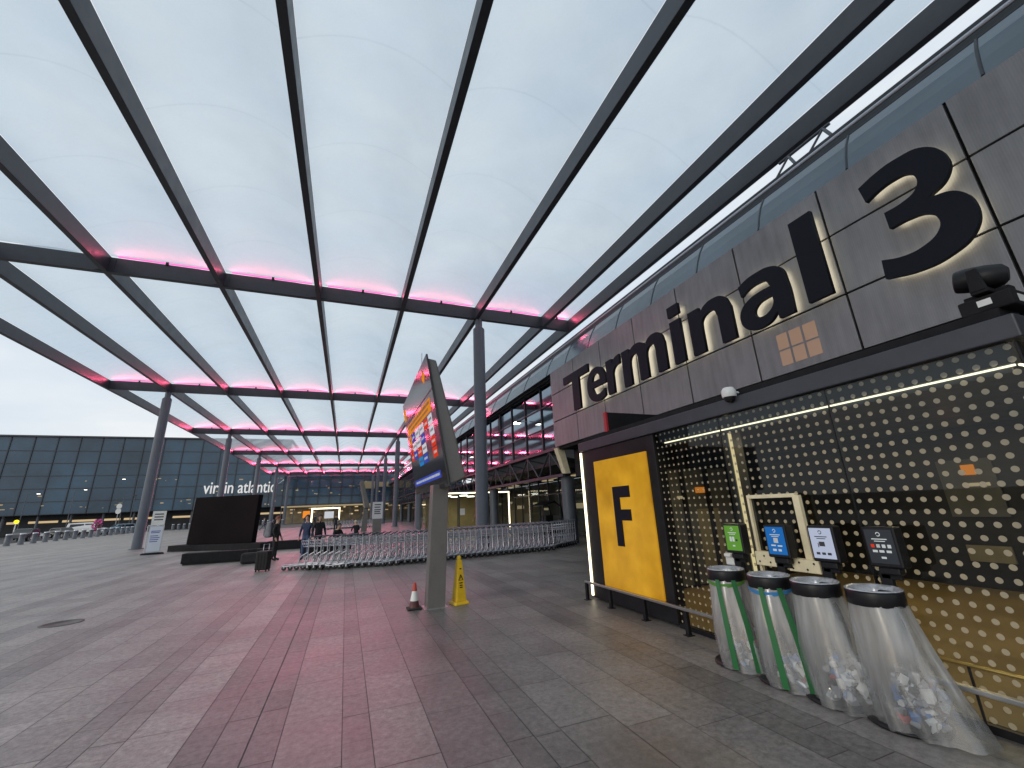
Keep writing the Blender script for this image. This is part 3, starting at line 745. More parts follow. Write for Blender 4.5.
def make_bin(x, y, kind, label, tail, seed):
    rnd = random.Random(seed)
    b = thing('recycling_bin', label, 'recycling bin', (x, y, 0), 0, 'recycling bins in a row in front of the dotted glass')
    q = MB(); q.lathe([(.25,.0), (.265,.010), (.265,.022), (.20,.026), (0,.026)], (0,0,0), 28); q.build('base', 'black', b)
    q = MB(); q.lathe([(.180,.80), (.197,.80), (.200,.805), (.200,.895), (.195,.905), (.183,.905), (.180,.90), (.180,.80)], (0,0,0), 36)
    q.build('rim', 'black', b)
    vs = []; fs = []; nn_ = 44
    for j, (r_, z) in enumerate([(.199,.908), (.196,.914), (.188,.918), (.172,.90), (.160,.86), (.15,.80), (.10,.77), (0.001,.76)]):
        for i in range(nn_):
            a = 2*PI*i/nn_; w_ = (.006*math.sin(a*7+seed)+.004*math.sin(a*15)) * (1 if j > 2 else .1)
            vs.append(((r_+w_)*math.cos(a), (r_+w_)*math.sin(a), z+w_*1.2))
    for j in range(7):
        for i in range(nn_): fs.append((j*nn_+i, j*nn_+(i+1) % nn_, (j+1)*nn_+(i+1) % nn_, (j+1)*nn_+i))
    q = MB(); q.add(vs, fs, True)
    o = q.build('bag_mouth', M['bag_fold'], b)
    bag = make_bag('bag', b, kind in ('green', 'blue'), tail, rnd)
    if kind in ('green', 'blue'):
        for a in (PI*1.08, PI*1.33):
            q = MB(); pts = []
            for j in range(9):
                t = j/8; r = .214+.064*math.sin(min(1, t*1.05)*PI*.5); da = .10+.0*t
                pts.append((r, a+.04*math.sin(t*3), .82*(1-t)+.03*t, -.105*t**1.1))
            for p, p2 in zip(pts[:-1], pts[1:]):
                w = .11
                q.quad((p[0]*math.cos(p[1]-w), p[0]*math.sin(p[1]-w)+p[3], p[2]), (p[0]*math.cos(p[1]+w), p[0]*math.sin(p[1]+w)+p[3], p[2]),
                       (p2[0]*math.cos(p2[1]+w), p2[0]*math.sin(p2[1]+w)+p2[3], p2[2]), (p2[0]*math.cos(p2[1]-w), p2[0]*math.sin(p2[1]-w)+p2[3], p2[2]))
            q.build('green_stripe', M['bagstripe'], b)
        q = MB(); pts = []
        for j in range(25):
            a = PI*.75+j*PI*.8/24; pts.append((.208*math.cos(a), .208*math.sin(a), .80-.035*math.sin((j/24)*PI)))
        for p, p2 in zip(pts[:-1], pts[1:]):
            q.quad((p[0],p[1],p[2]-.018), (p2[0],p2[1],p2[2]-.018), (p2[0]*1.03,p2[1]*1.03,p2[2]+.018), (p[0]*1.03,p[1]*1.03,p[2]+.018))
        q.build('drawstring', M['tie_green' if kind == 'green' else 'tie_blue'], b)
    b.scale = (.97, .97, 1.03)
    # rubbish: crumpled packets and cups
    cols = ['rub_white', 'rub_blue', 'rub_red', 'rub_grey', 'rub_clear', 'rub_dark']
    q = MB()
    for i in range(150 if kind in ('pale', 'black') else 80):
        a = rnd.uniform(0, 2*PI); rr = .17*math.sqrt(rnd.random()); px, py = rr*math.cos(a)*.9, rr*math.sin(a)*.9-.09-tail*.5*rnd.random()
        pz = .05+rnd.random()**1.3*(.26 if kind in ('pale', 'black') else .16); q.cur = rnd.choice((0,0,0,1,3,3,4,4,5,5,5,2))
        s_ = rnd.uniform(.012, .034); E_ = Euler((rnd.uniform(0,6), rnd.uniform(0,6), rnd.uniform(0,6))).to_matrix()
        if rnd.random() < .35:
            vs = []
            for z, r_ in ((-1.2, .7), (1.2, 1)):
                for t in range(8): vs.append(Vector((r_*math.cos(t*PI/4), r_*math.sin(t*PI/4), z)))
            vs = [E_ @ (v*s_*.8)+Vector((px,py,pz)) for v in vs]
            q.add(vs, [(t, (t+1) % 8, 8+(t+1) % 8, 8+t) for t in range(8)]+[tuple(range(8)), tuple(range(8, 16))])
        else:
            vs = []
            for ix in (-1, 1):
                for iy in (-1, 0, 1):
                    for iz in (-1, 1): vs.append(E_ @ (Vector((ix*rnd.uniform(.5,1.4), iy*rnd.uniform(.8,1.5), iz*rnd.uniform(.2,.9)))*s_)+Vector((px,py,pz)))
            bm = bmesh.new(); bv = [bm.verts.new(v) for v in vs]; r_ = bmesh.ops.convex_hull(bm, input=bv)
            bm.verts.index_update(); bm.verts.ensure_lookup_table()
            q.add([v.co[:] for v in bm.verts], [[v.index for v in f.verts] for f in bm.faces]); bm.free()
    q.build('rubbish', cols, b)
    # post and sign behind the rim, facing -x and slightly to the camera
    q = MB(); q.box((.21,-.045,0), (.26,.045,1.02)); q.box((.12,-.04,.82), (.26,.04,.88)); q.box((.21,-.12,.96), (.25,.03,1.06)); q.build('post', 'black', b, bevel=.006)
    hd = MB(); hd.box((-.045,-.16,1.03), (.075,.155,1.42)); hd.box((-.03,-.10,.96),(.06,.10,1.03))
    h = hd.build('sign_head', 'black', b, bevel=.015); h.location = (.16, -.085, .235); h.rotation_euler = (0, 0, R(2)); h.scale = (1, .78, .80)
    f = {'green': 'scr_green', 'blue': 'scr_lblue', 'pale': 'scr_pale', 'black': 'poster_dark'}[kind]
    q = MB(); q.quad((-.048,-.13,1.07), (-.048,.13,1.07), (-.048,.13,1.395), (-.048,-.13,1.395)); pst = q.build('poster', f, h)
    ink = 'ink_dark' if kind == 'pale' else 'ink_white'
    q = MB()
    def rect(u0, v0, u1, v1, c=0):
        q.cur = c; X = -.0505
        q.quad((X,-.0+(.5-u0)*.26,1.07+v0*.325), (X,(.5-u1)*.26,1.07+v0*.325), (X,(.5-u1)*.26,1.07+v1*.325), (X,(.5-u0)*.26,1.07+v1*.325))
    # circular arrow mark
    for t in range(14):
        a0, a1 = t*2*PI/16, (t+1)*2*PI/16; X = -.0505; q.cur = 0
        cy, cz = 0, 1.07+.86*.325
        q.quad((X,cy+.022*math.cos(a0),cz+.022*math.sin(a0)), (X,cy+.022*math.cos(a1),cz+.022*math.sin(a1)), (X,cy+.014*math.cos(a1),cz+.014*math.sin(a1)), (X,cy+.014*math.cos(a0),cz+.014*math.sin(a0)))
    q.cur = 0
    rect(.22,.70,.78,.73); rect(.3,.64,.7,.665)
    if kind == 'green': rect(.28,.36,.42,.55); rect(.46,.36,.60,.55); rect(.66,.38,.80,.46, 1); rect(.42,.16,.58,.22)
    elif kind == 'blue': rect(.38,.42,.62,.60, 2); rect(.2,.3,.45,.35); rect(.55,.29,.8,.34); rect(.25,.12,.45,.2); rect(.55,.12,.72,.2)
    elif kind == 'pale': rect(.36,.40,.62,.55, 1); rect(.30,.36,.34,.5); rect(.15,.12,.32,.2); rect(.4,.12,.57,.2); rect(.65,.12,.82,.2)
    else:
        for c_, u in enumerate((.14,.34,.54,.74)): rect(u,.46,u+.13,.56, (3,2,0,0)[c_]); 
        for u in (.16,.40,.66): rect(u,.32,u+.18,.39)
        rect(.42,.14,.6,.20)
    q.build('pictogram', [ink, 'ink_dark', 'rub_white', 'scr_red'], pst)
    return b
M['bag_fold'] = mat('bag_fold', (.42, .43, .46), .22, .2, .35, 16, rvar=.1)
M['ink_white'] = emat('ink_white', (.8, .85, .85), .6); M['ink_dark'] = mat('ink_dark', (.04, .04, .05), .5)
M['poster_dark'] = mat('poster_dark', (.03, .035, .045), .3)
M['bagstripe'] = mat('green_film', (.015, .13, .035), .4); M['tie_green'] = mat('green_tie', (.09, .25, .04), .4); M['tie_blue'] = mat('blue_tie', (.05, .22, .48), .4)
M['rub_white'] = mat('rubbish_white', (.65, .65, .63), .5); M['rub_blue'] = mat('rubbish_blue', (.08, .2, .45), .4); M['rub_red'] = mat('rubbish_red', (.45, .07, .06), .4)
M['rub_grey'] = mat('rubbish_grey', (.3, .3, .32), .35); M['rub_clear'] = mat('rubbish_silver', (.55, .58, .6), .15, .4); M['rub_dark'] = mat('rubbish_dark', (.06, .055, .05), .5)
make_bin(4.05, 3.86, 'green', 'recycling bin with green sign and green drawstring, clear bag with green stripes', .05, 1)
make_bin(4.05, 3.33, 'blue', 'recycling bin with blue sign and blue drawstring around its striped clear bag', .04, 2)
make_bin(4.07, 2.88, 'pale', 'recycling bin with pale white-blue sign and plain clear bag', .07, 3)
make_bin(4.10, 2.42, 'black', 'recycling bin with black sign and largest clear bag trailing on the paving', .11, 4)

# cream frame and boxes behind the bins
cf = thing('cream_stand', 'cream open frame with perforated cream boxes standing behind the blue-signed bin', 'stand', (4.36,3.36,0))
q = MB(); q.box((-.02,-.29,1.68), (.02,.29,1.72)); q.box((-.02,.26,0), (.02,.29,1.68)); q.box((-.025,-.33,.98), (.025,-.26,1.70)); q.build('frame', 'cream', cf, bevel=.004)
def cbox(y0, y1, z0, z1):
    q = MB(); q.box((-.08,y0,z0), (.02,y1,z1)); bx_ = q.build('box', 'cream', cf, bevel=.006)
    q = MB()
    for i in range(4):
        cy = y0+.05+(y1-y0-.1)*i/3; cz = (z0+z1)/2+.03*(-1)**i
        q.lathe([(.011,0), (0,0)], (0,0,0), 8)
        for v in range(len(q.v)-16, len(q.v)): p = q.v[v]; q.v[v] = (-.083, cy+p[0], cz+p[1])
    q.build('hole', 'black', bx_)
cbox(-.02,.27,.98,1.12); cbox(-.42,-.10,.96,1.08)
hd = thing('white_dispenser', 'small white dispenser standing behind the rim of the green-signed bin', 'dispenser', (4.32,3.98,0))
q = MB(); q.box((-.012,-.012,0), (.012,.012,.98)); q.build('post', 'galv', hd)
q = MB(); q.box((-.05,-.06,.94), (.05,.06,1.04)); q.box((-.08,-.05,1.03), (.05,.05,1.07)); q.build('housing', 'white', hd, bevel=.012)

# ------------------------------------------------------------ information totem
def totem():
    t = thing('information_totem', 'tall grey totem with a tilted flight information screen head', 'totem')
    q = MB()
    q.hexa([(1.47,8.24,0),(1.80,8.24,0),(1.80,8.52,0),(1.47,8.52,0),(1.55,8.24,2.18),(1.86,8.24,2.18),(1.86,8.56,2.18),(1.55,8.56,2.18)])
    q.build('pillar', 'brown_stone', t, bevel=.01)
    q = MB(); q.box((1.42,8.20,0),(1.85,8.57,.012)); q.build('base_plate','stainless',t)
    fx = lambda z: 1.24+(4.59-z)*.1822
    def slab(pts_yz, d0, d1, name, m, par=t, bev=0.):
        q = MB(); n = len(pts_yz)
        vs = [(fx(z)+d0, y, z+d0*.18) for y, z in pts_yz] + [(fx(z)+d1, y, z+d1*.18) for y, z in pts_yz]
        q.add(vs, [tuple(range(n)), tuple(range(n, 2*n))]+[(i, (i+1) % n, n+(i+1) % n, n+i) for i in range(n)])
        return q.build(name, m, par, bevel=bev)
    # body: brown side casing, thicker at the foot
    q = MB(); Ya, Yb = 7.50, 11.2
    q.hexa([(1.72,Ya,2.13),(2.02,Ya,2.26),(2.02,Yb,2.26),(1.72,Yb,2.13),(1.27,Ya,4.53),(1.44,Ya,4.50),(1.44,Yb,4.50),(1.27,Yb,4.53)])
    q.build('casing', 'brown_stone', t, bevel=.03)
    scr = slab([(7.46,2.11),(11.25,2.11),(11.25,4.45),(7.46,4.59)], -.012, .02, 'screen_face', 'scr_black')
    # orange strip at far edge, header and tiles
    def lit(y0, y1, z0, z1, m, name='screen_tile', par=None): return slab([(y0,z0),(y1,z0),(y1,z1),(y0,z1)], -.017, -.0125, name, m, par or t)
    lit(7.46,11.25,3.90,3.93,'steel_dark','screen_trim')
    slab([(8.05,4.17),(8.22,4.30),(8.05,4.43),(7.88,4.30)], -.018, -.0125, 'diamond_logo', 'scr_orange')
    lit(10.9,11.2,4.0,4.3,'scr_orange','edge_panel')
    lit(7.80,11.0,3.58,3.83,'scr_orange','screen_header')
    rnd = random.Random(5)
    ink = MB(); 
    def glyphs(y0, y1, z0, z1, m, name):
        q = MB(); y = y0
        while y < y1:
            w = rnd.uniform(.03, .09); x_ = lambda z: fx(z)-.0185
            q.quad((x_(z0),y,z0), (x_(z0),min(y+w,y1),z0), (x_(z1),min(y+w,y1),z1), (x_(z1),y,z1)); y += w+rnd.uniform(.02,.04)
        return q.build(name, m, t)
    glyphs(7.9,10.9,3.73,3.79,'ink_dark','header_text'); glyphs(8.1,10.5,3.63,3.68,'ink_dark','header_text')
    cols = [[(7.86,8.28),[('scr_white',2),('scr_red',2)]], [(8.34,8.76),[('scr_red',1),('scr_white',0),('scr_blue',0)]], [(8.86,9.36),[('scr_white',1),('scr_blue',1),('scr_white',1),('scr_blue',1)]],
            [(9.46,9.98),[('scr_white',1),('scr_white',1),('scr_red',1),('scr_cyan',1)]], [(10.08,10.55),[('scr_blue',1),('scr_white',1),('scr_blue',1)]], [(10.62,10.98),[('scr_orange',1),('scr_red',2)]]]
    for (y0, y1), tiles in cols:
        z = 3.54
        for m_, k in tiles:
            for _ in range(k):
                lit(y0, y1, z-.19, z, m_); glyphs(y0+.06, y1-.06, z-.12, z-.07, 'ink_white' if m_ in ('scr_blue', 'scr_red') else 'ink_dark', 'tile_text'); z -= .215
    lit(7.90,11.1,2.30,2.44,'scr_blue','screen_footer'); glyphs(8.0,10.9,2.345,2.395,'ink_white','footer_text')
    q = MB(); q.tube([(1.25,8.1,4.5), (1.25,8.1,4.85)], .008, 5); q.build('aerial', 'galv', t)
totem()

# cones
tc_ = thing('traffic_cone', 'small dirty traffic cone with white sleeve left of the grey totem', 'cone', (1.27,8.42,0))
q = MB(); q.box((-.13,-.13,0), (.13,.13,.03)); q.build('base', 'rubber', tc_, bevel=.02)
q = MB(); q.lathe([(.095,.03), (.072,.14)], n=20); q.build('lower_body', mat('dirty_cone', (.10,.03,.03), .6, 0, .4, 12), tc_)
q = MB(); q.lathe([(.075,.14), (.045,.30)], n=20); q.build('sleeve', 'white', tc_)
q = MB(); q.lathe([(.045,.30), (.028,.43), (.018,.44), (0,.44)], n=20); q.build('tip', 'red', tc_)
wc = thing('wet_floor_cone', 'tall yellow wet floor caution cone right of the grey totem', 'cone', (2.10,8.40,0), R(14))
q = MB(); q.hexa([(-.15,-.15,0),(.15,-.15,0),(.15,.15,0),(-.15,.15,0),(-.13,-.13,.05),(.13,-.13,.05),(.13,.13,.05),(-.13,.13,.05)])
q.hexa([(-.105,-.105,.05),(.105,-.105,.05),(.105,.105,.05),(-.105,.105,.05),(-.045,-.045,.76),(.045,-.045,.76),(.045,.045,.76),(-.045,.045,.76)])
q.lathe([(.04,.758), (.045,.80), (.03,.84), (0,.845)], n=14); q.build('body', 'yellow', wc, bevel=.01)
q = MB()
def face_pt(u, z): 
    h = .105-(z-.05)*(.06/.71); return (u, -h-.002, z)
for (u0, z0, u1, z1) in ((-.02,.60,.02,.62), (-.035,.355,.035,.375), (-.03,.315,.03,.335), (-.03,.28,.03,.30)):
    q.quad(face_pt(u0,z0), face_pt(u1,z0), face_pt(u1,z1), face_pt(u0,z1))
for a, b in (((-.045,.41),(0,.51)), ((0,.51),(.045,.41)), ((-.045,.41),(.045,.41))):
    w = .009
    if a[1] == b[1]: q.quad(face_pt(a[0],a[1]), face_pt(b[0],b[1]), face_pt(b[0],b[1]+w), face_pt(a[0],a[1]+w))
    else: q.quad(face_pt(a[0]-w,a[1]), face_pt(a[0]+w,a[1]), face_pt(b[0]+w,b[1]), face_pt(b[0]-w,b[1]))
q.quad(face_pt(-.006,.435), face_pt(.006,.435), face_pt(.006,.475), face_pt(-.006,.475))
q.build('warning_mark', 'black_matt', wc)

# ------------------------------------------------------------ trolleys
def make_trolley():
    t = thing('luggage_trolley', 'x', 'trolley')
    q = MB()
    for s in (-1, 1):
        w = .29*s
        q.tube([(-.72,w*.55,.14), (-.60,w*.75,.12), (.15,w,.18), (.22,w,.30), (.20,w,.98)], .019, 6)
        q.tube([(.10,w,.17), (.34,w,.16)], .013, 6)
    q.tube([(-.72,-.16,.14), (-.76,0,.145), (-.72,.16,.14)], .02, 6)
    for x in (-.5,-.2,.05): q.tube([(x,-.24,.15), (x,.24,.15)], .010, 5)
    q.tube([(-.7,0,.155), (.15,0,.185)], .010, 5)
    for s in (-1, 1): q.tube([(.20,s*.29,.55), (-.05,s*.28,.42), (-.12,s*.27,.16)], .013, 5)
    q.tube([(.215,-.29,.45), (.215,.29,.45)], .010, 5); q.tube([(.21,-.29,.7), (.21,.29,.7)], .010, 5)
    q.build('frame', 'galv', t)
    q = MB()
    for z, x0 in ((.72,.02), (.80,-.04), (.90,-.08)):
        q.tube([(.20,-.26,z), (x0,-.24,z), (x0,.24,z), (.20,.26,z)], .010, 4)
    for y in (-.24,-.12,0,.12,.24): q.tube([(.20,y,.72), (.02,y,.72), (-.08,y,.90)], .007, 4)
    q.build('basket', 'galv', t)
    q = MB(); q.tube([(.20,-.29,.97), (.30,-.30,1.03), (.30,.30,1.03), (.20,.29,.97)], .019, 6); q.build('handle', 'steel_col', t)
    for x, y in ((-.62,-.17), (-.62,.17), (.22,-.27), (.22,.27)):
        q = MB(); r = .075
        vs = []; n = 10
        for yy in (-.018, .018):
            for k in range(n): vs.append((x+r*math.cos(2*PI*k/n), y+yy, r+r*math.sin(2*PI*k/n)))
        q.add(vs, [tuple(range(n)), tuple(range(n, 2*n))]+[(k, (k+1) % n, n+(k+1) % n, n+k) for k in range(n)])
        q.cur = 1; q.box((x-.02,y-.026,r), (x+.02,y+.026,r*2+.02)); q.build('wheel', ['rubber', 'galv'], t)
    return t
def poly_pts(P, sp):
    P = [Vector((*p, 0)) for p in P]; out = []; d = 0; nxt = 0
    for a, b in zip(P[:-1], P[1:]):
        L = (b-a).length
        while nxt <= d+L:
            u = (nxt-d)/L; out.append((a.lerp(b, u), math.atan2(b.y-a.y, b.x-a.x))); nxt += sp
        d += L
    return out
base = make_trolley(); used = False
def put(pos, rz, label, group):
    global used
    if not used:
        used = True; base.location = pos; base.rotation_euler = (0,0,rz); tag(base, label, None, group); return base
    return dup(base, pos, rz, label, group)
main = poly_pts([(-1.15,16.35), (.2,15.75), (1.6,15.5), (4.7,15.75), (7.6,15.9)], .215)
Q = len(main)
for i, (p, a) in enumerate(main):
    lab = 'grey steel luggage trolley nested inside the long row behind the totem'
    if i == 0: lab = 'grey luggage trolley at the left end of the long row, beside the black suitcase'
    if i == Q-1: lab = 'grey luggage trolley at the right end of the long row, nearest the glass entrance'
    put(p, a, lab, 'trolleys nested in the long row' if 0 < i < Q-1 else None)
for i, (p, a) in enumerate(poly_pts([(-.3,16.75), (1.8,16.35), (4.9,16.6), (7.7,16.85)], .23)):
    put(p, a, 'grey steel luggage trolley in the second long row, half hidden behind the front row', 'trolleys nested in the second row')
for i, (p, a) in enumerate(poly_pts([(8.15,16.45), (9.35,17.25)], .21)):
    put(p, a, 'grey luggage trolley in the short row beside the terminal column', 'trolleys in the short row by the terminal column')
for i, (p, a) in enumerate(poly_pts([(-2.4,57.5), (3.2,57.9)], .34)):
    put(p, a, 'distant grey luggage trolley in a row before the far entrance', 'far trolleys before the lit entrance')
for i, o in enumerate([o for o in COL.objects if o.name.startswith('luggage_trolley')]):
    if 'group' in o and o['group'] is None: del o['group']

# ------------------------------------------------------------ black display wall, benches, poster stand
dw = thing('display_wall', 'large black freestanding display wall on a black plinth left of the benches', 'display wall')
d0 = Vector((-8.7,31.6,0)); d1 = Vector((-4.95,29.3,0)); dd = (d1-d0).normalized(); nn = Vector((dd.y,-dd.x,0))
if nn.y > 0: nn = -nn
def obox(p0, p1, th0, th1, z0, z1, name, m, par, lean=0, bev=0):
    q = MB(); a0, a1 = p0+nn*th0, p1+nn*th0; b0, b1 = p0+nn*th1, p1+nn*th1; up = nn*lean
    q.hexa([a0+Vector((0,0,z0)), a1+Vector((0,0,z0)), b1+Vector((0,0,z0)), b0+Vector((0,0,z0)), a0-up+Vector((0,0,z1)), a1-up+Vector((0,0,z1)), b1-up+Vector((0,0,z1)), b0-up+Vector((0,0,z1))])
    return q.build(name, m, par, bevel=bev)
obox(d0, d1, .1, -.25, .34, 3.05, 'panel', 'matt_panel', dw, .12, .02)
obox(d0-dd*.03, d0-dd*.001, .12, -.27, .34, 3.05, 'edge_trim', 'steel_dark', dw, .12)
obox(d0-dd*.8, d1+dd*1.0, .55, -.6, 0, .33, 'plinth', 'black_matt', dw, 0, .02)
b1 = thing('black_bench', 'long low black bench block in front of the display wall', 'bench', (-4.55,21.2,0), R(-2))
q = MB(); q.box((-1.45,-.02,.06), (1.75,.50,.44)); q.build('seat', 'black_matt', b1, bevel=.02)
q = MB(); q.box((-1.4,.03,0), (1.7,.45,.06)); q.build('base', 'rubber', b1)
b2 = thing('black_bench', 'short low black bench right of the display wall, behind the suitcase', 'bench', (-2.9,26.8,0), R(-4))
q = MB(); q.box((-.9,-.25,.06), (1.3,.25,.46)); q.build('seat', 'black_matt', b2, bevel=.02)
q = MB(); q.box((-.85,-.2,0), (1.2,.2,.06)); q.build('base', 'rubber', b2)

ps = thing('poster_stand', 'freestanding white poster board on a dark oval foot beside the left column', 'sign stand', (-9.85,30.0,0), R(8))
q = MB(); q.lathe([(.52,0), (.52,.05), (.44,.09), (0,.10)], n=24, sy=.6); q.build('foot', 'black_matt', ps)
q = MB(); q.box((-.32,-.03,.10), (.32,.03,1.52)); q.build('frame', 'galv', ps)
q = MB(); q.quad((-.28,-.034,.16), (.28,-.034,.16), (.28,-.034,1.44), (-.28,-.034,1.44)); q.build('poster', mat('poster_white', (.62,.66,.74), .4), ps)
q = MB()
for i, z in enumerate((1.2, 1.12, .95, .85, .75, .65)): q.quad((-.22,-.038,z), (.2-.04*(i % 3),-.038,z), (.2-.04*(i % 3),-.038,z+.045), (-.22,-.038,z+.045))
q.build('print', mat('poster_blue_ink', (.1,.14,.4), .5), ps)
q = MB(); q.box((-.30,-.02,1.54), (.30,.02,2.30)); q.build('upper_board', 'white', ps)
q = MB()
for z in (2.1, 1.95, 1.8): q.quad((-.2,-.024,z), (.2,-.024,z), (.2,-.024,z+.06), (-.2,-.024,z+.06))
q.build('print', 'ink_dark', ps)
q = MB(); q.tube([(-.36,0,.08),(-.42,.06,1.5)], .02, 6); q.build('strut', 'galv', ps)

p2 = thing('notice_post', 'brown plinth with a white notice board, standing beyond the trolleys', 'sign', (2.38,36.6,0))
q = MB(); q.box((-.33,-.2,0), (.33,.2,1.25)); q.build('plinth', 'brown_stone', p2, bevel=.01)
q = MB(); q.box((-.40,-.06,1.25), (.40,.06,2.55)); q.build('board', mat('notice_white', (.58,.58,.6), .5), p2)
q = MB()
for i, z in enumerate((2.3, 2.1, 1.9, 1.75, 1.6)): q.quad((-.25,-.063,z), (.25-.05*(i % 2),-.063,z), (.25-.05*(i % 2),-.063,z+.08), (-.25,-.063,z+.08))
q.build('print', 'ink_dark', p2)
t2 = thing('information_totem', 'distant slim leaning information totem beyond the trolleys, left of the notice board', 'totem', (1.3,46,0))
q = MB(); q.hexa([(.2,-.2,0),(.75,-.2,0),(.75,.3,0),(.2,.3,0),(.35,-.2,2.2),(.8,-.2,2.2),(.8,.3,2.2),(.35,.3,2.2)]); q.build('pillar', 'brown_stone', t2)
q = MB(); q.hexa([(.45,-.5,2.2),(.95,-.5,2.2),(.95,2.6,2.2),(.45,2.6,2.2),(-.15,-.5,4.9),(.15,-.5,4.9),(.15,2.6,4.9),(-.15,2.6,4.9)]); q.build('casing', 'brown_stone', t2, bevel=.05)
q = MB(); q.quad((.43,-.4,2.4),(.43,2.5,2.4),(-.1,2.5,4.7),(-.1,-.4,4.7)); q.build('screen_face', 'scr_black', t2)

# ------------------------------------------------------------ people
def person(loc, rz, pose, top, bottom, hair, label, long_hair=False, height=1.72):
    P = thing('person', label, 'person', loc, rz)
    k = height/1.72
    if pose == 'stand':
        hip = Vector((0,0,.92)); chest = Vector((0,.0,1.30)); neck = Vector((0,0,1.46)); head = Vector((0,-.02,1.60))
        kn = [(-.1,-.02,.50), (.1,-.01,.50)]; an = [(-.11,.02,.09), (.11,.0,.09)]; toe = [(-.12,-.15,.04), (.12,-.17,.04)]
        el = [(-.26,.02,1.14), (.26,.02,1.14)]; wr = [(-.25,-.08,.90), (.25,-.10,.90)]
    elif pose == 'walk':
        hip = Vector((0,0,.90)); chest = Vector((0,-.04,1.28)); neck = Vector((0,-.06,1.44)); head = Vector((0,-.09,1.58))
        kn = [(-.1,-.20,.50), (.1,.05,.48)]; an = [(-.11,-.30,.10), (.11,.36,.14)]; toe = [(-.11,-.46,.05), (.11,.24,.05)]
        el = [(-.25,.12,1.12), (.25,-.12,1.12)]; wr = [(-.24,.10,.88), (.24,-.28,.95)]
    else:
        hip = Vector((0,0,.53)); chest = Vector((0,-.08,.90)); neck = Vector((0,-.14,1.06)); head = Vector((0,-.20,1.19))
        kn = [(-.12,-.45,.52), (.12,-.45,.52)]; an = [(-.12,-.42,.09), (.12,-.50,.09)]; toe = [(-.12,-.58,.04), (.12,-.66,.04)]
        el = [(-.24,-.18,.74), (.24,-.18,.74)]; wr = [(-.14,-.38,.68), (.14,-.40,.68)]
    V = [hip]; Rr = [(.155,.115)]; E_ = []
    def a_(p, r, par): V.append(Vector(p)); Rr.append(r if isinstance(r, tuple) else (r, r)); E_.append((par, len(V)-1)); return len(V)-1
    w = a_((hip+chest)/2, (.135,.10), 0); c = a_(chest, (.165,.115), w); nk = a_(neck, (.06,.06), c)
    h1 = a_(head-Vector((0,0,.05)), (.072,.08), nk); h2 = a_(head+Vector((0,0,.05)), (.078,.092), h1); h3 = a_(head+Vector((0,0,.11)), (.05,.06), h2)
    for i, s in enumerate((-1, 1)):
        sh = a_(chest+Vector((s*.17,0,.08)), .062, c); e = a_(el[i], .047, sh); wi = a_(wr[i], .031, e)
        d = (Vector(wr[i])-Vector(el[i])).normalized(); hnd = a_(Vector(wr[i])+d*.08, (.042,.02), wi); a_(Vector(wr[i])+d*.16, (.03,.014), hnd)
        th = a_(hip+Vector((s*.09,0,-.05)), .09, 0); kk = a_(kn[i], .062, th); aa = a_(an[i], .042, kk); a_(toe[i], (.042,.03), aa)
    me = bpy.data.meshes.new('body'); me.from_pydata([v*k for v in V], E_, []); o = bpy.data.objects.new('body', me); COL.objects.link(o)
    md = o.modifiers.new('skin', 'SKIN'); sv = me.skin_vertices[0].data
    for i, r in enumerate(Rr): sv[i].radius = (r[0]*k, r[1]*k)
    sv[0].use_root = True
    o.modifiers.new('sub', 'SUBSURF').levels = 2
    dg = bpy.context.evaluated_depsgraph_get(); dg.update()
    m2 = bpy.data.meshes.new_from_object(o.evaluated_get(dg)); m2.name = 'body'
    bpy.data.objects.remove(o)
    o = bpy.data.objects.new('body', m2); COL.objects.link(o); o.parent = P
    m2.materials.clear()
    for q_ in ('skin', top, bottom, 'rubber'): m2.materials.append(M[q_])
    wr_ = [Vector(x)*k for x in wr]
    for f in m2.polygons:
        f.use_smooth = True; cc = f.center
        hipz = hip.z*k
        idx = 1
        if cc.z > (neck.z-.02)*k: idx = 0
        elif any((cc-x-(x-Vector(el[j])*k).normalized()*.1).length < .105 for j, x in enumerate(wr_)): idx = 0
        elif cc.z < .1*k: idx = 3
        elif cc.z < hipz+.03 and (pose != 'sit' or True): idx = 2
        if pose == 'sit' and idx == 2 and cc.z > .66*k: idx = 1
        f.material_index = idx
    # face: eyes, nose, mouth, ears
    q = MB(); hc = head*k
    q.lathe([(.0,-.018), (.016,-.01), (.010,.012), (0,.02)], (hc.x, hc.y-.098*k, hc.z-.01), 8)
    for s in (-1, 1): q.lathe([(0,-.03), (.012,-.015), (.014,.01), (0,.03)], (hc.x+s*.083*k, hc.y, hc.z), 8)
    q.build('face_features', 'skin', P)
    q = MB()
    for s in (-1, 1): q.lathe([(0,-.008), (.010,0), (0,.008)], (hc.x+s*.030, hc.y-.086*k, hc.z+.022), 8)
    q.box((hc.x-.02, hc.y-.090*k, hc.z-.05), (hc.x+.02, hc.y-.082*k, hc.z-.043)); q.build('eyes_and_mouth', 'hair_b', P)
    q = MB(); vs = []; fs = []; n = 16; mth = 9
    for j in range(mth+1):
        ph = j/mth*PI*.60
        for i in range(n):
            a = 2*PI*i/n; front = max(0, -math.sin(a)); lim = 1-.42*front
            p_ = ph*lim; rx, ry, rz_ = .094, .112, .118
            vs.append((hc.x+rx*math.sin(p_)*math.cos(a), hc.y+.012+ry*math.sin(p_)*math.sin(a), hc.z+.035+rz_*math.cos(p_)+random.uniform(-.003,.003)))
    for j in range(mth):
        for i in range(n): fs.append((j*n+i, j*n+(i+1) % n, (j+1)*n+(i+1) % n, (j+1)*n+i))
    q.add(vs, fs, True)
    if long_hair: q.lathe([(.07,-.26), (.095,-.15), (.09,.02)], (hc.x, hc.y+.045, hc.z), 12)
